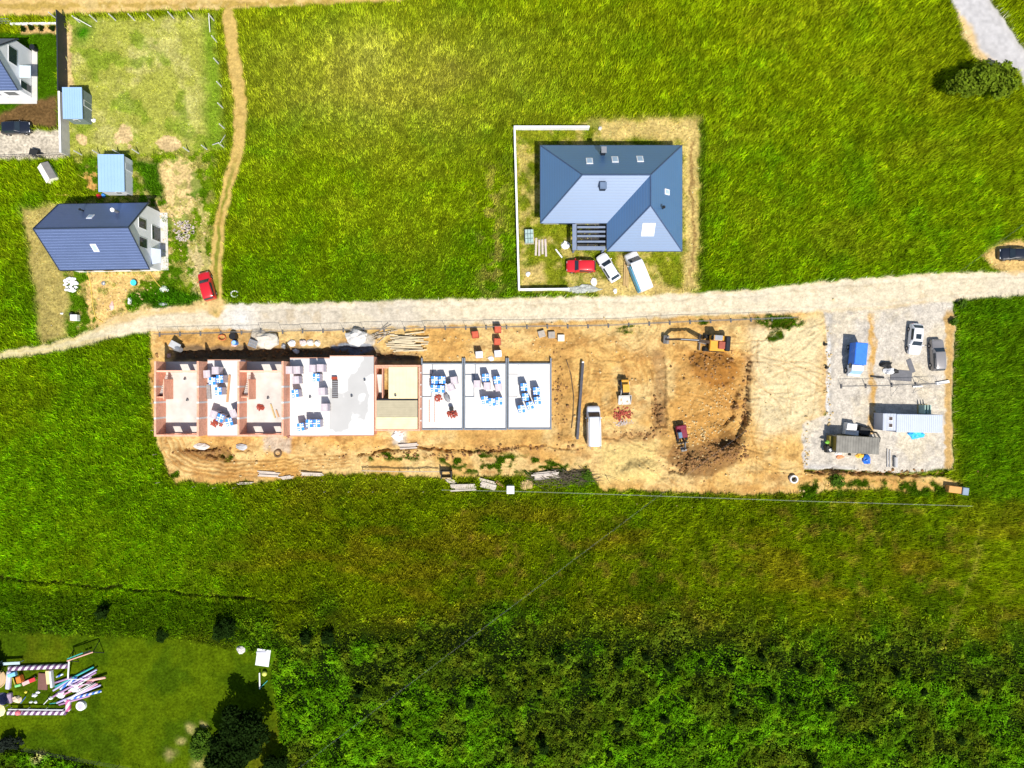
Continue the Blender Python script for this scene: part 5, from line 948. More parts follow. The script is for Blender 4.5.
for i, (px, p0, p1, r, lb) in enumerate(((887, 449, 467, .1, 'westernmost grey pipe lying on the gravel'), (889.5, 450, 467, .1, 'middle grey pipe lying on the gravel'), (894.5, 457, 467, .28, 'thick short grey pipe lying on the gravel'))):
    a, b = W(px, p0), W(px, p1); d = b - a; one(MB().cyl((0, 0, 0), d, r, r, 12), 'pipe', PIPE, lb, 'pipe', a + Vector((0, 0, r + tz(a.x, a.y))), 0, 'pipes on the gravel lot')
g = gp(793, 479); q = MB(); n = 18; P = []
for z in (0, .7):
    for r in (.62, .42): P += [(r * math.cos(6.2832 * i / n), r * math.sin(6.2832 * i / n), z) for i in range(n)]
F_ = []
for i in range(n): j = (i + 1) % n; F_ += [(i, j, 2 * n + j, 2 * n + i), (n + j, n + i, 3 * n + i, 3 * n + j), (2 * n + i, 2 * n + j, 3 * n + j, 3 * n + i)]
q.add(P, F_); t = thing('concrete_ring', 'round white manhole ring at the south edge of the sand', 'manhole', g); q.build('ring', WCONC, t); MB().cyl((0, 0, 0), (0, 0, .06), .41, .41, 16).build('water', CHAS, t)
g = gp(954, 489); t = thing('generator_box', 'orange box with a grey lid end at the corner of the gravel lot', 'box', g, R_(-7)); MB().box((-.45, 0, .5), (1.9, 1.0, 1.0), ch=.05).build('body', mat('orange_box', (.55, .27, .08), .6, .1, 2), t); MB().box((1.0, -.05, .6), (.9, 1.1, 1.2), ch=.05).build('lid', mat('slate_box', (.2, .26, .34), .5, .1, 2), t)
# gates, mats, white posts north of the cabins
def frame_panel(t, wd, hg, m=mat('galvanised_tube', (.16, .16, .16), .5, .1, 2), bars=10, nm='mesh_panel'):
    q = MB(); e = .028
    q.cyl((0, 0, .1), (0, 0, hg), e, e, 5).cyl((wd, 0, .1), (wd, 0, hg), e, e, 5).cyl((0, 0, hg), (wd, 0, hg), e, e, 5).cyl((0, 0, .15), (wd, 0, .15), e, e, 5)
    for i in range(1, bars): q.cyl((wd * i / bars, 0, .15), (wd * i / bars, 0, hg), .006, .006, 3)
    for z in (.6, 1.2, 1.7): q.cyl((0, 0, z), (wd, 0, z), .006, .006, 3)
    return q.build(nm, m, t)
def fence_unit(nm, label, px, py, rz, wd, hg, group=None, feet=True):
    t = thing(nm, label, 'fence panel', gp(px, py), rz, group); frame_panel(t, wd, hg)
    if feet: MB().box((0, 0, .08), (.24, .62, .16), ch=.03).build('foot_block', mat('foot_block', (.1, .1, .105), .9, .2, 3), t)
    return t
for i, (px, py, px2, py2) in enumerate(((841, 386.5, 865, 386), (865.5, 386, 891, 385.5), (891.5, 385, 915, 384.5), (915.5, 384.5, 938, 383.5))):
    a, b = W(px, py), W(px2, py2); d = b - a
    fence_unit('site_fence', 'mesh fence panel across the gravel lot, %s from its west end' % ORD[i], px, py, math.atan2(d.y, d.x), d.length, 2.0, 'mesh panels across the gravel lot')
for i, (px, py, ang, l_) in enumerate(((914, 376, -40, 1.7), (913, 393, 42, 1.7), (891, 396, 80, 1.5))):
    one(MB().cyl((0, 0, .05), (l_ * math.cos(R_(ang)), l_ * math.sin(R_(ang)), 1.5), .03, .03, 5), 'fence_brace', GREYM, ['pole propping the mesh fence on the east, rising south-east', 'pole propping the mesh fence from the south', 'pole propping the mesh fence just right of the sandy strip'][i], 'brace', gp(px, py))
MATM = mat('grey_rubber_mat', (.13, .13, .14), .9, .15, 2)
one(MB().box((0, 0, .05), (3.2, 1.6, .07), R_(-4)), 'rubber_mat', MATM, 'large dark grey mat on the gravel beside the black heap', 'mat', gp(901, 375.5)); one(MB().box((0, 0, .05), (.75, 2.1, .07), R_(20)), 'rubber_mat', MATM, 'narrow grey mat on the gravel just south of the white car', 'mat', gp(910.5, 366))
t = thing('scrap_heap', 'black rags over white buckets west of the grey mats', 'heap', gp(887, 368)); MB().blob((-.3, .4, .3), (.85, .5, .5), 3, 9, 5, .4, .5).build('black_rag', CHAS, t); MB().blob((.2, -.35, .3), (.8, .5, .45), 4, 9, 5, .4, .5).build('white_sheet', FRAME, t); MB().blob((1.1, -.6, .2), (.45, .35, .4), 5, 9, 5, .4, .5).build('black_rag', CHAS, t)
one(MB().box((0, 0, .15), (2.1, .45, .25), R_(10), t=.9), 'white_boards', FRAME, 'white boards at the east end of the mesh fence across the lot', 'boards', gp(942, 382.5)); one(MB().box((0, 0, .1), (2.0, .25, .14), R_(-6)), 'dark_beam', CHAS, 'dark beam across the sandy strip of the gravel lot', 'beam', gp(877, 377)); one(MB().box((0, 0, .12), (1.4, .2, .18), R_(3)), 'white_beam', FRAME, 'white beam on the ground below the big grey mat', 'beam', gp(917, 384.5) + Vector((0, -.3, 0)))
for i, (px, py) in enumerate(((824, 344.5), (825.5, 367.5))):
    one(MB().cyl((0, 0, 0), (.1, 0, .5), .22, .2, 10).cyl((0, 0, .5), (0, 0, .55), .1, .1, 8), 'marker_post', CHAS, 'dark stub post on the west rim of the gravel lot, %s of the two' % ('northern', 'southern')[i], 'post', gp(px, py))

# ------------------------------------------------------------------ fences
NP = 32; xs_ = np.linspace(160, 792, NP)
yf = lambda x: float(np.interp(x, [150, 250, 320, 420, 520, 600, 700, 800], [335, 332.5, 331, 328.5, 327, 326, 321.5, 318]))
pr = None
for i, px in enumerate(xs_[:-1]):
    a, b = W(px, yf(px)), W(xs_[i + 1], yf(xs_[i + 1])); d = b - a; lab = 'mesh fence panel along the dirt road, %s from its west end' % ORD[i]
    if pr is None: pr = learn(fence_unit('site_fence', lab, px, yf(px), math.atan2(d.y, d.x), d.length, 2.0, 'mesh panels along the dirt road'))
    else: dup(pr, gp(px, yf(px)), math.atan2(d.y, d.x), lab)
# concrete posts of the plots at upper left
def post(h): return MB().box((0, 0, h / 2 - .1), (.14, .14, h + .2), t=.8).box((0, 0, h + .06), (.1, .12, .14))
pts_ = [(57, 19, 'on the north line'), (80, 22.5, 'on the north line'), (97, 21.5, 'on the north line'), (116, 20.5, 'on the north line'), (135, 20.5, 'on the north line'), (154, 20.5, 'on the north line'), (174, 18.5, 'on the north line'), (194, 19.5, 'on the north line'), (214, 20.5, 'on the north line'),
        (217, 42, 'on the east line'), (219, 64, 'on the east line'), (222, 87, 'on the east line'), (223, 108, 'on the east line'), (224.5, 128.5, 'on the east line'), (224, 147.5, 'on the south line'), (207, 149.5, 'on the south line'), (189, 151.5, 'on the south line'), (139, 153.5, 'on the south line'), (120, 154, 'on the south line'), (100, 154.5, 'on the south line'), (82, 155, 'on the south line')]
first = None; cnt = {}
for px, py, ln in pts_:
    cnt[ln] = cnt.get(ln, 0) + 1; q = gp(px, py); how = {'on the north line': 'from the west', 'on the east line': 'from the north', 'on the south line': 'from the east'}[ln]; lab = 'pale fence post %s of the mown plot, %s %s' % (ln, ORD[cnt[ln] - 1], how)
    if first is None: first = one(post(1.7), 'fence_post', WCONC, lab, 'fence post', q, 0, 'pale fence posts round the mown plot')
    else: dup(first, q, 0.0, lab)
for i, (px, py, dx, dy) in enumerate(((80, 22, 1.6, -.6), (214, 20, -.5, -1.7), (224, 147, -1.6, .2), (224, 147, .1, 1.7))):
    one(MB().cyl((dx, dy, 0), (0, 0, 1.5), .06, .06, 6), 'post_brace', WCONC, ['slanting stay of the second north post of the mown plot', 'slanting stay of the north-east corner post of the mown plot', 'stay running west from the south-east corner post of the mown plot', 'stay running north from the south-east corner post of the mown plot'][i], 'brace', gp(px, py) + Vector((.12 * np.sign(dx), .12 * np.sign(dy), 0)))
def wire_fence(nm, label, pts, h, step, m, pm, wires=3, r=.02):
    t = thing(nm, label, 'fence', W(*pts[0])); o0 = t.location; wv = MB()
    for (a0, b0), (a1, b1) in zip(pts[:-1], pts[1:]):
        a, b = W(a0, b0) - o0, W(a1, b1) - o0; L = (b - a).length; n = max(1, int(L / step))
        for i in range(n): c = a.lerp(b, i / n); MB().cyl((c.x, c.y, -.1), (c.x, c.y, h), .045, .045, 5).build('post', pm, t)
        for k in range(wires): zz = h * (1 - .3 * k); wv.cyl(a + Vector((0, 0, zz)), b + Vector((0, 0, zz)), r, r, 4)
    wv.build('wire', m, t); return t
PALEW = mat('pale_wire', (.34, .36, .34), .5, .1, 2)
wire_fence('wire_fence', 'pale wire fence along the south edge of the building site', [(443, 489), (520, 490.5), (600, 493), (700, 496.5), (800, 500), (900, 503), (968, 505)], 1.1, 6.5, PALEW, GREYM, 2, .009)
wire_fence('wire_fence', 'dark wire fence along the lower edge of the mown lawn', [(26, 747), (80, 757), (140, 768), (190, 776)], 1.0, 2.6, mat('dark_wire', (.05, .05, .05), .7), mat('dark_post', (.05, .045, .04), .9), 3, .012)
stk = MB().box((0, 0, .5), (.07, .07, 1.3)); fs = None
sp_ = [(153, 359), (153, 382), (154, 403), (155, 430), (157, 454), (160, 482), (196, 486), (216, 487), (236, 487), (280, 489), (303, 490), (326, 491), (350, 491), (374, 491), (398, 491), (424, 491)]
for i, (px, py) in enumerate(sp_):
    lab = 'pale wooden stake on the west edge of the site, %s from the north' % ORD[i] if i < 6 else 'pale wooden stake in the grass south of the row, %s from the west' % ORD[i - 6]
    fs = one(stk, 'boundary_stake', GWOOD, lab, 'stake', gp(px, py), 0, 'wooden boundary stakes') if fs is None else (dup(fs, gp(px, py), random.uniform(0, 1), lab) and fs)
# overhead line crossing the whole place
a, b = W(250, 806, 9), W(1090, 176, 9); q = MB()
for off in (0, .35):
    ps = [a.lerp(b, i / 24) + Vector((off * .6, off * .8, -1.2 * 4 * (i / 24) * (1 - i / 24))) for i in range(25)]; q.path(ps, .0035, 4)
one(q, 'overhead_line', GREYM, 'thin pale pair of overhead cables running aslant across the whole picture', 'cable')

# ------------------------------------------------------------------ materials and rubbish on the site
rr = random.Random(9)
def brick_heap(label, px, py, r, n, m, base=0.0, flat=.5, nm='brick_heap', sz=(.25, .12, .1), cat='brick heap', group=None):
    q = MB()
    for _ in range(n):
        a, d = rr.uniform(0, 6.28), rr.random() ** .7; z = max(0, (1 - d) * flat) * rr.uniform(.3, 1); q.box((r[0] * d * math.cos(a), r[1] * d * math.sin(a), z + .06), sz, rr.uniform(0, 3), rr.uniform(-.5, .5), rr.uniform(-.4, .4))
    p = W(px, py, base); return one(q, nm, m, label, cat, (p.x, p.y, (base + .003) if base else tz(p.x, p.y)), 0, group)
B2 = mat('broken_brick', alb(204, 96, 78), .9, .35, 5); MIXB = mat('brick_rubble_mix', alb(214, 128, 108), .95, .4, 6)
brick_heap('scattered red brick rubble on the sand in front of the yellow loader', 622, 414, (1.6, 1.1), 110, B2, 0, .25); brick_heap('pale whitish rubble along the south side of the red brick rubble', 623, 423, (1.5, .7), 70, mat('pale_rubble', alb(226, 210, 200), .9, .2, 5), 0, .2, 'rubble_heap', cat='rubble')
brick_heap('red brick heap at the south of the first ground slab', 452.5, 414, (.85, .6), 60, B2, .32, .6); brick_heap('small red brick heap between the blue pallets and the grey sack', 438.5, 398, (.65, .5), 40, B2, .32, .5)
brick_heap('broken bricks on the white slab beside the tilted blue pallets', 217, 423, (1.0, .6), 50, B2, hS, .3); brick_heap('red brick heap on the floor of the roofless shell', 260.5, 407.5, (.7, .45), 40, B2, hS, .3)
brick_heap('loose red bricks by the west wall of the crowded white slab', 288.5, 431, (.3, 1.2), 22, mat('dark_brick', (.18, .07, .06), .9, .3, 4), hS, .1)
p = W(447, 397.5, .5); one(MB().blob((0, 0, .35), (.42, .75, .4), 4, 9, 5, .25, .8), 'sack', mat('grey_sack', (.26, .26, .27), .9, .2, 3), 'grey slumped sack beside the small brick heap', 'sack', (p.x, p.y, .33), .5)
p = W(451.5, 408.5, .7); one(MB().cyl((0, 0, 0), (0, 0, .9), .3, .34, 12), 'black_bucket', CHAS, 'black tub behind the southern brick heap', 'tub', (p.x, p.y, .325))
for nm, lb, px0, py0, px1, py1, hb, wd, m in (('timber_plank', 'long orange plank on the white slab beside the pallets', 230, 375, 227.5, 402, hS, .3, mat('orange_plank', alb(232, 178, 130), .8, .15, 2)), ('timber_plank', 'slanting plank on the floor of the roofless brick-heap shell', 271, 404, 275.5, 418, hS, .18, WOOD),
                                     ('block_row', 'dark row of leftover blocks on the west side of the white slab', 209, 384, 210, 399, hS, .55, mat('dark_grey_block', (.25, .24, .24), .9, .3, 3)), ('timber_plank', 'second plank next to the slanting one in the brick-heap shell', 276.5, 410, 279, 417, hS, .2, mat('orange_plank', (.5, .3, .2)))):
    a, b = W(px0, py0, hb), W(px1, py1, hb); d = b - a; c = (a + b) / 2; one(MB().box((0, 0, .09), (d.length, wd, .16 if wd < .5 else .5), math.atan2(d.y, d.x)), nm, m, lb, 'plank' if 'plank' in nm else 'blocks', (c.x, c.y, hb + .004))
for i, (px, py, u) in enumerate(((185.5, 379, 'floor of the west-end shell, northern one'), (188, 400, 'floor of the west-end shell, southern one'), (268.5, 398, 'floor of the brick-heap shell'), (310.5, 397, 'crowded white slab'), (352, 396, 'damp-stained slab, middle one'), (365, 380, 'damp-stained slab, northern one'), (395.5, 395.5, 'yellow timber deck'))):
    p = W(px, py, hS); t = thing('slab_drain', 'little dark pipe stub on the %s' % u, 'pipe stub', (p.x, p.y, hS + .005 if i < 6 else 2.46), 0, 'pipe stubs in the slabs'); MB().cyl((0, 0, 0), (0, 0, .35), .16, .16, 10).build('pipe', GREYM, t); MB().cyl((0, 0, .352), (0, 0, .37), .12, .12, 10).build('cap', CHAS, t)
# north side of the row: machines, bags, pallets
g = gp(180.5, 348); t = thing('cement_mixer', 'grey cement mixer north of the west-end shell', 'cement mixer', g, R_(-30)); MB().cyl((-.2, 0, .9), (.75, 0, 1.3), .62, .36, 14).build('drum', GREYM, t); q = MB(); 
for x in (-.6, .6):
    for y in (-.5, .5): q.cyl((x, y, 0), (x * .4, y * .7, 1.0), .05, .05, 6)
q.build('stand', CHAS, t); MB().box((-1.0, 0, .75), (.6, .6, .6), ch=.06).build('motor', FRAME, t); MB().box((-.3, .2, 1.5), (1.5, 1.0, .06), ch=.02, ry=.2).build('cover', mat('grey_sheet', (.36, .37, .38), .6, .15, 2), t)
BTUB = mat('black_tub', (.012, .012, .014), .5, .1, 2)
g = gp(236, 340); t = thing('water_tank', 'black lidded tank with a blue barrel beside it, north of the row', 'tank', g); MB().cyl((-.1, .5, 0), (-.1, .5, 1.1), .55, .5, 14).build('tank', BTUB, t); MB().cyl((.1, -.45, 0), (.1, -.45, .95), .36, .36, 14).build('barrel', mat('blue_barrel', (.03, .2, .6), .4, .1, 2), t); MB().cyl((.1, -.45, .95), (.1, -.45, 1.0), .3, .3, 14).build('lid', mat('pale_blue_lid', (.3, .5, .8), .4), t)
q = MB(); a0 = Vector((-.9, -.1, .08))
for k in range(3):
    q.path([a0 + Vector((.55 * math.cos(i * .52), .4 * math.sin(i * .52), .07 * k)) for i in range(13)], .06, 6)
one(q, 'hose_coil', mat('orange_hose', (.5, .13, .05), .6, .2, 3), 'orange hose coiled west of the black lidded tank', 'hose', gp(229, 337))
heap('sand_bag', 'pinkish cement bag below the orange hose', 'bag', 234.5, 344, (.45, .45, .3), mat('pink_bag', (.6, .4, .34), .85, .15, 3), 21)
g = gp(255, 344); t = thing('pallet_stack', 'leaning stack of grey pallets west of the pale gravel heap', 'pallets', g, R_(-20))
for k in range(4): q = MB(); [q.box((-.55 + i * .27, 0, .1 + k * .16), (.18, 1.1, .03)) for i in range(5)]; [q.box((0, y, .04 + k * .16), (1.25, .1, .09)) for y in (-.45, 0, .45)]; q.build('pallet', GREYM if k == 3 else GWOOD, t)
for i, (px, py, r, lb) in enumerate(((292, 343, (.62, .55, .6), 'big white sack nearest the pale gravel heap'), (295, 350, (.5, .5, .5), 'white sack sagging at the edge of the shadow behind the row'), (303.5, 343, (.6, .55, .6), 'pinkish white sack, middle of the sacks behind the row'), (310.5, 343, (.5, .55, .55), 'pale sack, second from the east end of the sacks behind the row'), (317.5, 343.5, (.45, .5, .5), 'cream sack at the east end of the sacks behind the row'), (283.5, 346, (.4, .45, .35), 'grey rag bundle just west of the white sacks'), (166, 355, (.45, .45, .4), 'pinkish sack by the north-west corner of the row'))):
    heap('bulk_sack', lb, 'sack', px, py, r, [FRAME, FRAME, mat('pinkish_sack', (.62, .5, .48), .8, .1, 3), mat('pale_sack', (.65, .6, .55), .8, .1, 3), CREAM, GREYM, mat('pink_bag', (.6, .4, .34), .85, .15, 3)][i], 30 + i, amp=.18)
q = MB()
for k in range(26): d = rr.uniform(1.6, 3.0); q.box((rr.uniform(-1.2, 1.2), rr.uniform(-1.35, 1.35), rr.uniform(.08, .5)), (2 * d * .9, .17, .07), R_(rr.choice((-4, -2, 2, 5, 3)) + rr.uniform(-3, 3)))
one(q, 'timber_pile', mat('pale_timber', alb(244, 226, 188), .85, .15, 1.5), 'pile of long pale planks behind the timber-decked shell', 'timber pile', gp(408, 342))
q = MB()
for k in range(9): q.box((rr.uniform(-1, 1), rr.uniform(-.6, .6), .15), (rr.uniform(2, 4), .1, .06), R_(25 + rr.uniform(-25, 20)))
one(q, 'scrap_timber', GWOOD, 'loose grey battens between the rubble heap and the plank pile', 'battens', gp(380, 334))
for i, (px, py, lb, m, sz, rz) in enumerate(((475.5, 335, 'orange block pallet behind the ground slabs, standing alone in the north-west', 'o', 1.3, 8), (498, 330, 'orange block pallet behind the ground slabs, next to the road fence', 'o', 1.3, 0), (497.5, 342, 'orange block pallet in the middle of the column behind the ground slabs', 'o', 1.3, 0), (479.5, 355, 'white capped pallet behind the ground slabs, on the west', 'w', 1.5, 4), (498, 354, 'white capped pallet behind the ground slabs, on the east', 'w', 1.55, 3))):
    t = thing('brick_pallet', lb, 'pallet', gp(px, py), R_(rz), 'pallets behind the ground slabs'); p_ = MB(); [p_.box((0, y, .06), (1.1, .12, .12)) for y in (-.4, 0, .4)]; p_.build('pallet_base', GWOOD, t)
    MB().box((0, 0, .12 + sz / 2), (1.0, 1.0, sz), ch=.03).build('block_stack', BRICK if m == 'o' else SIDE, t); c = MB().box((.05, -.02, .16 + sz), (.85 if m == 'o' else 1.02, .9, .06), R_(rr.uniform(-6, 6))).build('top_layer', mat('orange_brick_top', alb(232, 112, 80), .85, .25, 4) if m == 'o' else FRAME, t)
heap('cement_bag', 'small white bag lying between the two white capped pallets', 'bag', 491, 358.5, (.4, .4, .2), FRAME, 44)
for i, (px, py, m, lb) in enumerate(((541.5, 334, 'grey_crate', 'low grey crate, west of the three by the road fence'), (551.5, 335, 'slatted_crate', 'slatted grey crate, middle of the three by the road fence'), (561, 338, 'cream_crate', 'cream crate, east of the three by the road fence'))):
    t = thing('crate', lb, 'crate', gp(px, py), R_((15, 2, 0)[i]), 'crates by the road fence'); mm = mat(m, ((.4, .36, .32), (.3, .28, .27), (.7, .62, .45))[i], .85, .15, 3); MB().box((0, 0, .3), (1.0, 1.0, .6), ch=.04).build('box', mm, t); q = MB(); [q.box((0, -.4 + k * .2, .62), (.98, .08, .04)) for k in range(5)]; q.build('slat_lid', GWOOD if i != 2 else CREAM, t)
# steel beam, rod
a, b = W(582.5, 363), W(577, 439); d = b - a; c = (a + b) / 2; q = MB(); q.box((0, 0, .12), (d.length, .38, .04)); q.box((0, 0, .27), (d.length, .05, .26)); q.box((0, 0, .42), (d.length, .38, .04))
t = thing('steel_beam', 'long dark steel beam lying on the sand between the slabs and the white van', 'beam', (c.x, c.y, tz(c.x, c.y)), math.atan2(d.y, d.x)); q.build('beam', mat('dark_steel', (.06, .06, .075), .5, .2, 2, .3), t); MB().box((-d.length / 2 - .1, 0, .25), (.2, .3, .4)).build('end_plate', FRAME, t)
q = MB(); ps = [W(*p) for p in ((566.5, 360), (571, 375), (573.5, 395), (573, 415), (571.5, 428))]; q.path([p + Vector((0, 0, tz(p.x, p.y) + .08)) for p in ps], .07, 6); one(q, 'drain_hose', mat('dark_hose', (.07, .05, .035), .8, .2, 3), 'thin dark hose curving along the east side of the slabs', 'hose')
# south side boards and junk
def board_pile(nm, label, px, py, L, wd, n, rz, m, cat='boards', z=.0, th=.08):
    q = MB()
    for k in range(n): q.box((rr.uniform(-.3, .3), -wd / 2 + wd * (k + .5) / n, .1 + z + rr.uniform(0, .2)), (L * rr.uniform(.75, 1), wd / n * .98, .16), R_(rr.uniform(-1.5, 1.5)))
    return one(q, nm, m, label, cat, gp(px, py), R_(rz))
PW = mat('whitish_boards', alb(234, 220, 206), .85, .15, 2)
board_pile('board_pile', 'pile of whitish boards at the grass edge south of the brick-heap shell', 268, 474, 3.6, .8, 5, -3, PW); board_pile('board_pile', 'short flat boards touching the west board pile', 286, 477.5, 2.0, .5, 3, 8, PW); board_pile('board_pile', 'whitish boards further east on the same edge, south of the crowded slab', 312, 474, 4.0, .5, 4, -2, PW); board_pile('board_pile', 'low white laths lying in the grass south of the west-end shell', 246, 483, 2.6, .3, 3, 2, PW)
board_pile('board_pile', 'long white plank stack by the wire fence', 464, 487, 3.9, 1.0, 5, 2, PW, z=.2); board_pile('board_pile', 'jumbled white slabs at the east end of the long plank stack', 488, 484, 2.6, 1.3, 6, -14, PW, z=.1); board_pile('board_pile', 'white planks lying aslant beside the branch heap', 546, 475, 4.4, 1.1, 5, 6, PW, z=.2); board_pile('board_pile', 'small white boards at the edge of the trench fence', 450, 480.5, 1.6, .7, 4, -25, PW)
board_pile('board_pile', 'pale planks bridging the trench behind the timber-decked shell', 409, 446, 3.0, .8, 4, 4, PW); board_pile('board_pile', 'narrow brown laths by the cream clay lump', 500, 484, 1.2, .4, 3, -40, mat('brown_lath', (.35, .16, .1), .9, .2, 3))
t = thing('site_toilet', 'small white upright cabin by the wire fence', 'toilet cabin', gp(510.5, 488)); MB().box((0, 0, .9), (1.0, 1.0, 1.75), ch=.04).build('wall', FRAME, t); MB().box((0, 0, 1.84), (1.12, 1.15, .12), ch=.04).build('roof', FRAME, t); MB().box((0, -.51, .85), (.75, .05, 1.6)).build('door', CW, t)
heap('clay_lump', 'cream clay lump between the white cabin and the branch heap', 'lump', 527, 484.5, (.95, .8, .35), mat('cream_clay', alb(228, 192, 140), .95, .2, 2), 51); heap('rock', 'grey slab of rubble in the west hollow south of the row', 'rubble', 202, 446.5, (1.1, .45, .25), CONC, 52); heap('rock', 'grey rubble lump further east in front of the brick-heap shell', 'rubble', 242, 447, (.9, .5, .25), mat('blue_grey_rubble', (.36, .37, .38), .9, .2, 2), 53)
q = MB(); n = 14
for k in range(n): a0, a1 = 6.2832 * k / n, 6.2832 * (k + 1) / n; q.cyl((.5 * math.cos(a0), .5 * math.sin(a0), .14), (.5 * math.cos(a1), .5 * math.sin(a1), .14), .13, .13, 7)
one(q, 'old_tyre', mat('dusty_tyre', (.14, .09, .05), .95, .25, 3), 'dusty round tyre on the sand south of the brick-heap shell', 'tyre', gp(278, 453.5))
heap('white_rubble', 'white plaster rubble just south of the timber-decked shell', 'rubble', 398, 436, (.8, .75, .35), FRAME, 54, amp=.4); heap('rubble', 'whitish heap of crushed stone behind the damp-stained slab', 'rubble', 358, 338, (1.6, 1.2, .6), mat('crushed_stone', (.55, .53, .5), .95, .15, 3, bump=.6), 55, n=14); heap('gravel_heap', 'pale gravel heap behind the brick-heap shell', 'heap', 269, 341, (1.8, 1.3, .7), mat('pale_gravel', (.58, .53, .45), .95, .15, 3, bump=.6), 56, n=14, amp=.15)
fe = wire_fence('trench_fence', 'low plank rail along the trench south of the plain slabs', [(363, 470), (400, 471), (440, 471)], .9, 2.1, GWOOD, mat('grey_post', (.2, .17, .13), .9), 2, .05)
t = thing('trench_box', 'dark wooden shoring box at the east end of the trench rail', 'shoring box', gp(447, 474)); MB().box((0, .5, .45), (1.6, .1, .9)).build('panel', CHAS, t); MB().box((0, -.5, .35), (1.6, .1, .7)).build('panel', WOOD, t); 
for x in (-.75, .75): MB().box((x, 0, .7), (.12, 1.2, 1.4)).build('post', CHAS, t)

# ------------------------------------------------------------------ yard of the gabled house and walled plot
q = MB()
for k in range(40): a, d = rr.uniform(0, 6.28), rr.random() ** .6; q.blob((1.2 * d * math.cos(a), 1.1 * d * math.sin(a), .1 + .35 * (1 - d)), (.28, .22, .16), k, 6, 4, .3)
one(q, 'stone_heap', FRAME, 'heap of white stones on the mown strip below the gabled house', 'stone heap', gp(71.5, 285))
q = MB()
for k in range(70): a, d = rr.uniform(0, 6.28), rr.random() ** .6; q.box((1.7 * d * math.cos(a), 1.5 * d * math.sin(a), .08), (.32, .22, .14), rr.uniform(0, 3))
one(q, 'rubble_patch', mat('pale_rubble', alb(226, 210, 200), .9, .2, 5), 'whitish rubble scattered between the gabled house and the earth track', 'rubble', gp(184, 231))
t = thing('well_lid', 'turquoise round lid in the weeds below the gabled house', 'lid', gp(135, 283)); MB().cyl((0, 0, 0), (0, 0, .45), .42, .42, 14).build('pipe', CHAS, t); MB().cyl((0, 0, .45), (0, 0, .52), .46, .44, 14).build('lid', mat('turquoise_lid', (.05, .5, .62), .5, .1, 2), t)
for i, (px, py, r, m, lb) in enumerate(((164, 289, (.6, .5, .3), FRAME, 'white bag among the weeds, near the red car'), (104, 283.5, (.35, .35, .25), GREYM, 'grey bag on the sand between stones and turquoise lid'), (130, 301, (.3, .55, .25), FRAME, 'white bundle at the west end of the weed strip by the road'), (163, 304, (.6, .25, .25), GREYM, 'grey scrap at the road edge of the weed strip'), (112, 306, (.35, .6, .25), mat('pink_bag', (.6, .4, .34), .85, .15, 3), 'pinkish rubble by the road west of the weeds'), (62, 313.5, (.25, .15, .2), FRAME, 'tiny white scrap west of the white box'))):
    heap('bag' if i < 2 else 'scrap_bundle', lb, 'bag' if i < 2 else 'scrap', px, py, r, m, 70 + i)
t = thing('white_box', 'white square box with a dark bin beside it on the mown strip', 'box', gp(77, 318)); MB().box((0, 0, .45), (1.0, .9, .9), ch=.05).build('box', FRAME, t); MB().box((-.6, .55, .3), (.5, .4, .6)).build('bin', CHAS, t)
for i, pl in enumerate(([(88, 272), (91, 285), (93, 305), (96, 318), (103, 322)], [(64, 194), (70, 196), (77, 203), (79, 208)], [(55, 194.5), (62, 195.5), (69, 195)], [(148, 268), (153, 277), (158, 284), (166, 292)])):
    q = MB(); ps = [W(*p) for p in pl]; q.path([p + Vector((0, 0, tz(p.x, p.y) + .1)) for p in ps], .05, 5); one(q, 'garden_hose', mat('yellow_hose', (.7, .5, .1), .5, .1, 2), ['long yellow hose running from the gabled house to the road', 'yellow hose at the north-west corner of the gabled house', 'short yellow hose lying west of the blue shed', 'yellow hose from the south-east corner of the gabled house into weeds'][i], 'hose')
heap('tool_heap', 'red tool heap against the shaded north side of the gabled house', 'tools', 99, 196, (.35, .45, .4), RED, 81); heap('blue_bag', 'blue bag beside the red tool heap', 'bag', 104, 195.5, (.35, .35, .3), mat('blue_barrel', (.03, .2, .6)), 82)
heap('clay_pot', 'orange pot at the south-east corner of the blue shed', 'pot', 124.5, 189.5, (.3, .4, .5), mat('orange_pot', (.6, .24, .06), .8, .1, 3), 83)
t = thing('garden_cart', 'dark grey cart with a small front box on the south side of the drive', 'cart', gp(37, 154), R_(-14)); MB().box((0, 0, .55), (1.2, 1.0, .6), ch=.06).build('tray', CHAS, t); MB().box((.85, -.15, .4), (.5, .6, .5), ch=.05).build('box', DARKM, t)
for y in (-.55, .55): wheel(t, 0, y, .28, .12)
heap('white_sack', 'white bag at the south-east corner of the western blue shed', 'sack', 94, 120.5, (.35, .3, .25), FRAME, 84)
t = thing('pallet_of_slabs', 'pallet of grey green blocks in the walled plot', 'pallet', gp(529, 237), R_(2)); MB().box((0, 0, .06), (1.4, 2.2, .12)).build('pallet_base', GWOOD, t)
for i in range(3):
    for j in range(3): MB().box((-.42 + i * .42, -.7 + j * .68, .5), (.38, .62, .72), ch=.03).build('block', mat('grey_green_block', (.3, .4, .38), .8, .25, 3), t)
for i in range(4):
    p = gp(536 + i * 3.2, 247 + (i % 2)); one(MB().box((0, 0, .12), (.3, 2.6 - .2 * (i % 3), .2), R_(1.5 * i - 2)), 'roof_batten', PW if i % 2 == 0 else mat('pink_grey_batten', (.45, .38, .36), .85, .15, 2), 'pale batten beside the grey green blocks, %s from the west' % ORD[i], 'batten', p, 0, 'battens in the walled plot')
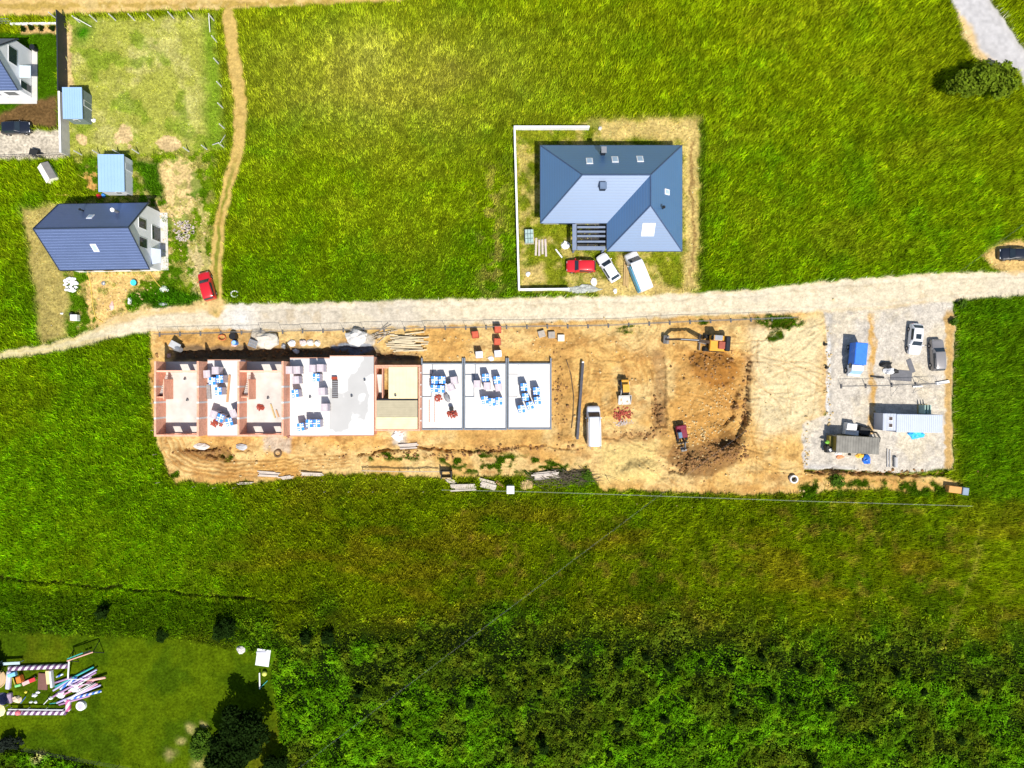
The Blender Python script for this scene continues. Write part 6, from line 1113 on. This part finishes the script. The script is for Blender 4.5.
heap('plaster_heap', 'small white heap west of the pergola', 'heap', 566, 245, (.7, .55, .3), FRAME, 91, amp=.35); heap('white_bin', 'round white lump on bare sand in the plot corner', 'lump', 528, 274, (.35, .35, .3), FRAME, 92); heap('rubble_mix', 'grey and white rubble at the open end of the plot wall', 'rubble', 582, 289, (2.4, .55, .3), mat('grey_rubble', (.34, .36, .33), .95, .4, 3, bump=.6), 93, n=16, amp=.4); heap('rubble_mix', 'pale rubble lump in front of the white car and the plot wall', 'rubble', 594, 282, (.55, .6, .35), FRAME, 94); heap('rubble_mix', 'white lump south-east of the white car', 'rubble', 615, 291, (.3, .4, .25), FRAME, 95)
heap('rubble_mix', 'pile of grey stones at the end of the north plot wall', 'rubble', 600, 128.5, (.3, .3, .3), CONC, 96)
board_pile('white_gutter', 'white pipe lying in the grass west of the red car by the pergola', 559, 254, 1.9, .2, 1, -52, FRAME, 'pipe'); board_pile('board_walk', 'pale boards laid on the sand between white car and camper', 626, 275, 4.2, .8, 3, 88, mat('dusty_board', alb(214, 180, 120), .9, .15, 2))
rl_ = MB(); 
for k in range(9): a0, a1 = .5 + k * .6, .5 + k * .6 + .6; rl_.cyl((.55 * math.cos(a0), .45 * math.sin(a0), .12), (.55 * math.cos(a1), .45 * math.sin(a1), .12), .09, .09, 6)
one(rl_, 'rope_coil', FRAME, 'white coil lying in the meadow just east of the red car', 'coil', gp(235, 294))

# ------------------------------------------------------------------ garden play corner at lower left
def striped(nm, c1, c2, freq, axis='X'):
    m = mat(nm, c1, .5, .08, 2); n = m.node_tree.nodes; l = m.node_tree.links; p = n['Principled BSDF']; tc = n.new('ShaderNodeTexCoord'); mp = n.new('ShaderNodeMapping'); mp.inputs['Rotation'].default_value = (0, 0, .6); wv = n.new('ShaderNodeTexWave'); wv.inputs['Scale'].default_value = freq; wv.bands_direction = axis
    l.new(tc.outputs['Object'], mp.inputs[0]); l.new(mp.outputs[0], wv.inputs[0]); cr = n.new('ShaderNodeValToRGB'); cr.color_ramp.interpolation = 'CONSTANT'; cr.color_ramp.elements[0].color = (*c1, 1); cr.color_ramp.elements[1].position = .5; cr.color_ramp.elements[1].color = (*c2, 1); l.new(wv.outputs['Fac'], cr.inputs[0]); l.new(cr.outputs[0], p.inputs['Base Color']); return m
STR = striped('candy_stripe', (.6, .52, .58), (.13, .06, .14), .42); STR2 = striped('pink_stripe', (.66, .6, .62), (.55, .12, .25), .42); BWS = striped('blue_stripe_paint', (.62, .66, .72), (.04, .16, .6), .5)
t = thing('striped_pool_frame', 'rectangular frame of candy-striped padded rails round toys on the lawn', 'play frame', gp(40, 686))
o0 = t.location; Q = lambda px, py: W(px, py) - Vector((o0.x, o0.y, 0))
for a, b, m in (((10, 667.5), (70, 665), STR), ((9, 711.5), (68, 711.5), STR), ((69.5, 710), (69.5, 698), STR2), ((11, 670), (9.5, 688), mat('lilac_pad', (.5, .48, .66), .6)), ((11, 692), (12, 702), mat('mauve_pad', (.3, .22, .3), .6))):
    a, b = Q(*a), Q(*b); d = b - a; c = (a + b) / 2; MB().box((c.x, c.y, .3), (d.length, .62, .6), math.atan2(d.y, d.x), ch=.12).build('padded_rail', m, t)
a, b = Q(12, 707), Q(66, 707.5); MB().cyl(a + Vector((0, 0, .75)), b + Vector((0, 0, .75)), .09, .09, 8).build('top_pipe', FRAME, t)
for px in (12, 30, 48, 66): a = Q(px, 707.3); MB().cyl(a, a + Vector((0, 0, .75)), .05, .05, 6).build('leg', FRAME, t)
one(MB().box((0, 0, .14), (1.4, 2.5, .22), R_(-2), ch=.04), 'brown_mat', mat('brown_mat', (.16, .075, .06), .85, .12, 2), 'brown padded mat inside the striped frame', 'mat', gp(43.5, 681))
t = thing('yellow_board', 'pale yellow panel with a white edge standing beside the brown mat', 'panel', gp(51.5, 676), R_(6)); MB().box((-.2, 0, .3), (.6, 2.0, .5), ch=.04).build('panel', mat('pale_yellow', (.7, .55, .26), .7, .1, 2), t); MB().box((.25, -.3, .35), (.28, 2.5, .65), ch=.04).build('edge', FRAME, t)
t = thing('toy_slide', 'yellow, white and orange toy slide inside the striped frame', 'slide', gp(20, 678), R_(15)); MB().slab([(-1.0, -.6, .1), (-.2, -.6, .9), (-.2, .4, .9), (-1.0, .4, .1)], .08).build('slide', mat('toy_yellow', (.7, .6, .06), .5), t); MB().box((.4, 0, .5), (.7, 1.0, .9), ch=.1).build('tower', mat('toy_orange', (.7, .2, .03), .5), t); MB().box((-.7, .9, .3), (1.2, .6, .6), ch=.08).build('box', mat('toy_sky', (.2, .5, .75), .5), t); MB().box((-.3, -.9, .25), (.9, .4, .5), ch=.1).build('step', mat('toy_green', (.2, .55, .2), .5), t)
t = thing('lounger', 'red and pink lounger lying aslant beside the brown mat', 'lounger', gp(31.5, 680), R_(24)); MB().box((-.6, 0, .35), (1.2, .55, .14), ch=.04).build('seat', mat('pale_pink', (.72, .4, .38), .6), t); MB().box((.5, 0, .5), (1.2, .55, .14), ry=-.25, ch=.04).build('backrest', mat('bright_red', (.65, .04, .05), .5), t); q = MB(); [q.cyl((x, y, 0), (x, y, .4), .03, .03, 5) for x in (-1, .8) for y in (-.25, .25)]; q.build('leg', FRAME, t)
t = thing('swing_set', 'black swing frame with a pink and green crossbar on the lawn', 'swing', gp(80, 660))
a, b = W(67, 661, 2.1) - t.location, W(93, 652, 2.1) - t.location; a.z = b.z = 2.1; d = (b - a).normalized(); nrm = Vector((-d.y, d.x, 0))
MB().cyl(a, b, .09, .09, 8).build('crossbar', mat('salmon_bar', (.68, .36, .3), .6), t); MB().cyl(a + nrm * .25 + Vector((0, 0, -.15)), a.lerp(b, .62) + nrm * .35 + Vector((0, 0, -.1)), .07, .07, 8).build('rope_bar', mat('teal_bar', (.04, .36, .34), .6), t)
for e in (a, b):
    for s_ in (-1, 1): MB().cyl(e, e + nrm * 1.0 * s_ + Vector((0, 0, -2.1)), .06, .06, 7).build('leg', CHAS, t)
for f in (.45, .6):
    q = MB(); c = a.lerp(b, f); 
    for s_ in (-.2, .2): q.cyl(c + d * s_, c + d * s_ + Vector((0, 0, -1.5)), .02, .02, 4)
    q.box(tuple(c + Vector((0, 0, -1.52))), (.5, .25, .06), math.atan2(d.y, d.x)); q.build('swing_seat', CHAS, t)
a, b = W(69, 661, 1.6), W(68, 678, .5); one(MB().cyl((0, 0, 0), b - a, .11, .11, 8), 'white_pole', FRAME, 'thick white pole leaning from the swing crossbar to the tube pile', 'pole', a)
lil = mat('lilac_tube', (.5, .45, .72), .5, .1, 3); pnk = mat('pink_tube', (.66, .3, .42), .5, .1, 3); mag = mat('mauve_tube', (.42, .24, .42), .5, .1, 3); tl = mat('teal_bar', (.04, .36, .34)); sal = mat('salmon_bar', (.68, .36, .3))
tubes = [(54, 690, 86, 670, lil, 'lilac'), (56, 686, 95, 666, tl, 'teal'), (54, 696, 98, 671, mag, 'mauve'), (70, 684, 99, 668, lil, 'short lilac'), (88, 680, 108, 675.5, sal, 'thick salmon'), (64, 694, 96, 679, pnk, 'pink'), (58, 702, 102, 684, lil, 'long lilac'), (66, 700, 98, 682, FRAME, 'white'), (60, 704, 92, 694, mag, 'low mauve'), (68, 699, 104, 689, BWS, 'blue and white striped'), (70, 690, 92, 676, FRAME, 'thin white'), (62, 688, 78, 676, BWS, 'short blue striped'), (56, 682, 74, 676, mag, 'northern mauve'), (72, 697, 100, 682, pnk, 'thin pink'), (58, 676, 66, 672, BWS, 'stubby blue')]
for i, (x0_, y0_, x1_, y1_, m, cn_) in enumerate(tubes):
    a, b = gp(x0_, y0_), gp(x1_, y1_); k = .15 if 'thick' not in cn_ and 'striped' not in cn_ else .2; a.z += .15 + .05 * (i % 4); b.z += .2 + .12 * (i % 5); one(MB().cyl((0, 0, 0), b - a, k, k * .92, 9), 'padded_tube', m, '%s tube in the jumbled tube pile at the frame\'s east end' % cn_, 'tube', a, 0, 'padded tubes piled on the lawn', True)
for i, (px, py, px2, py2) in enumerate(((72, 677, 92, 677), (74, 683, 92, 682), (80, 690, 94, 682))):
    a, b = gp(px, py), gp(px2, py2); a.z += .75; b.z += .8; one(MB().cyl((0, 0, 0), b - a, .06, .06, 6).cyl((0, 0, 0), (0, 0, -.7), .05, .05, 5).cyl(b - a, b - a + Vector((0, 0, -.75)), .05, .05, 5), 'bar_rack', FRAME, 'thin white rail above the tube pile, %s' % ('northern', 'middle', 'southern')[i], 'rail', a)
heap('white_cushion', 'white cushions at the west end of the tube pile', 'cushion', 61, 694, (.75, .6, .4), FRAME, 101); heap('white_cushion', 'white foam lump in the middle of the tube pile', 'cushion', 76, 688, (.9, .5, .55), FRAME, 102)
t = thing('ring_toy', 'white ring with a lilac centre on the lawn east of the frame', 'ring', gp(82, 705)); MB().cyl((0, 0, 0), (0, 0, .4), .75, .68, 16).build('tub', FRAME, t); MB().cyl((0, 0, .38), (0, 0, .43), .45, .45, 14).build('lid', mat('lilac_lid', (.45, .42, .62), .5), t)
t = thing('parasol', 'pale yellow parasol at the south-west corner of the striped frame', 'parasol', gp(8, 705)); MB().cyl((0, 0, 1.7), (0, 0, 2.05), .95, .05, 8).build('canopy', mat('parasol_yellow', (.72, .6, .3), .8, .12, 1), t); MB().cyl((0, 0, 0), (0, 0, 1.75), .04, .04, 6).build('pole', FRAME, t)
heap('purple_cushion', 'slate purple cushions next to the parasol', 'cushion', 3, 699, (.9, .9, .35), mat('slate_cushion', (.07, .07, .14), .8, .15, 2), 103); heap('paper_box', 'cream cushion in the south-west corner of the frame', 'cushion', 17.5, 699, (.7, .55, .4), mat('cream_cushion', (.62, .5, .36), .8, .12, 2), 104); heap('pink_ball', 'coral pink beach ball on the south rail of the striped frame', 'ball', 22, 710, (.42, .42, .42), mat('coral', (.7, .16, .2), .5), 105, amp=.02, n=14, smooth=True).location.z += .75
t = thing('sandbox', 'round beige sandpit cut by the left picture edge', 'sandpit', gp(-3, 678)); MB().cyl((0, 0, -.1), (0, 0, .12), 1.45, 1.4, 20).build('sand', mat('beige_sand', alb(232, 200, 160), .95, .1, 3), t); q = MB(); [q.cyl((1.45 * math.cos(6.2832 * k / 20), 1.45 * math.sin(6.2832 * k / 20), .15), (1.45 * math.cos(6.2832 * (k + 1) / 20), 1.45 * math.sin(6.2832 * (k + 1) / 20), .15), .1, .1, 6) for k in range(20)]; q.build('rim', WOOD, t)
for i, (px, py, r, m) in enumerate(((26, 692, .25, 'toy_yellow'), (35, 695, .4, 'f'), (38, 692, .3, 'f'), (31, 702, .25, 'f'), (36, 702, .25, 'f'), (51, 698, .3, 'f'))):
    heap('toy', ('yellow toy', 'white toy shaped like a boat, middle of the frame lawn', 'small white toy touching the boat-like one', 'small cream toy west of a similar one by the south pipe', 'small cream toy east of a similar one by the south pipe', 'white toy ball at the tube pile end of the frame')[i] + (' on the grass inside the striped frame' if i == 0 else ''), 'toy', px, py, (r, r * .7, r * .7), FRAME if m == 'f' else mat('toy_yellow', (.7, .6, .06)), 110 + i)
for i, (a_, b_, m) in enumerate((((21, 703), (30, 694), 'blue'), ((44, 704), (52, 697), 'pale'), ((50, 703.5), (60, 700), 'teal'))):
    a, b = gp(*a_), gp(*b_); a.z += .3; b.z += .9; one(MB().cyl((0, 0, -.25), b - a, .06, .06, 6), 'toy_pole', mat('navy_pole', (.05, .12, .3), .5) if m == 'blue' else (tl if m == 'teal' else FRAME), '%s stick leaning inside the striped frame' % m, 'stick', a)
a, b = gp(1, 661), gp(25, 659); one(MB().box((0, 0, .9), (3.4, .4, .08), R_(3)).cyl((-1.6, 0, 0), (-1.6, 0, .9), .04, .04, 5).cyl((1.6, .1, 0), (1.6, .1, .9), .04, .04, 5), 'bench_plank', mat('pale_teal_plank', (.4, .52, .54), .6, .1, 2), 'pale teal plank on trestles north of the striped frame', 'plank', gp(13, 661))
g = gp(265, 656); t = thing('garden_table', 'white table at the lawn corner with a folded grey sheet', 'table', g, R_(-8)); q = MB().box((0, .1, .8), (2.0, 2.5, .1), ch=.03); q.build('table_top', FRAME, t); MB().box((-.3, .9, .9), (1.5, .3, .12), R_(12)).build('sheet', mat('lilac_grey_sheet', (.42, .42, .48), .7), t)
for x in (-1, 1):
    for y in (-1.1, 1.2): MB().cyl((x, y, 0), (x, y, .76), .05, .05, 6).build('leg', GREYM, t)
one(MB().cyl((0, 0, .6), (-.1, -2.6, .2), .1, .1, 8), 'white_pipe', FRAME, 'white pipe pointing south from the white table', 'pipe', gp(261, 671)); one(MB().cyl((0, 0, .2), (-1.1, -1.1, .2), .05, .05, 6), 'green_stick', tl, 'green stick crossing the end of the white pipe', 'stick', gp(268, 680)); heap('ball', 'lemon yellow ball beside the white pipe', 'ball', 265.5, 672.5, (.4, .4, .4), mat('lemon', (.6, .62, .12), .5), 120, amp=.02, n=14, smooth=True).location.z += .3
heap('stone', 'grey boulder at the north-east corner of the lawn', 'stone', 241.5, 649.5, (.7, .6, .45), CONC, 121)
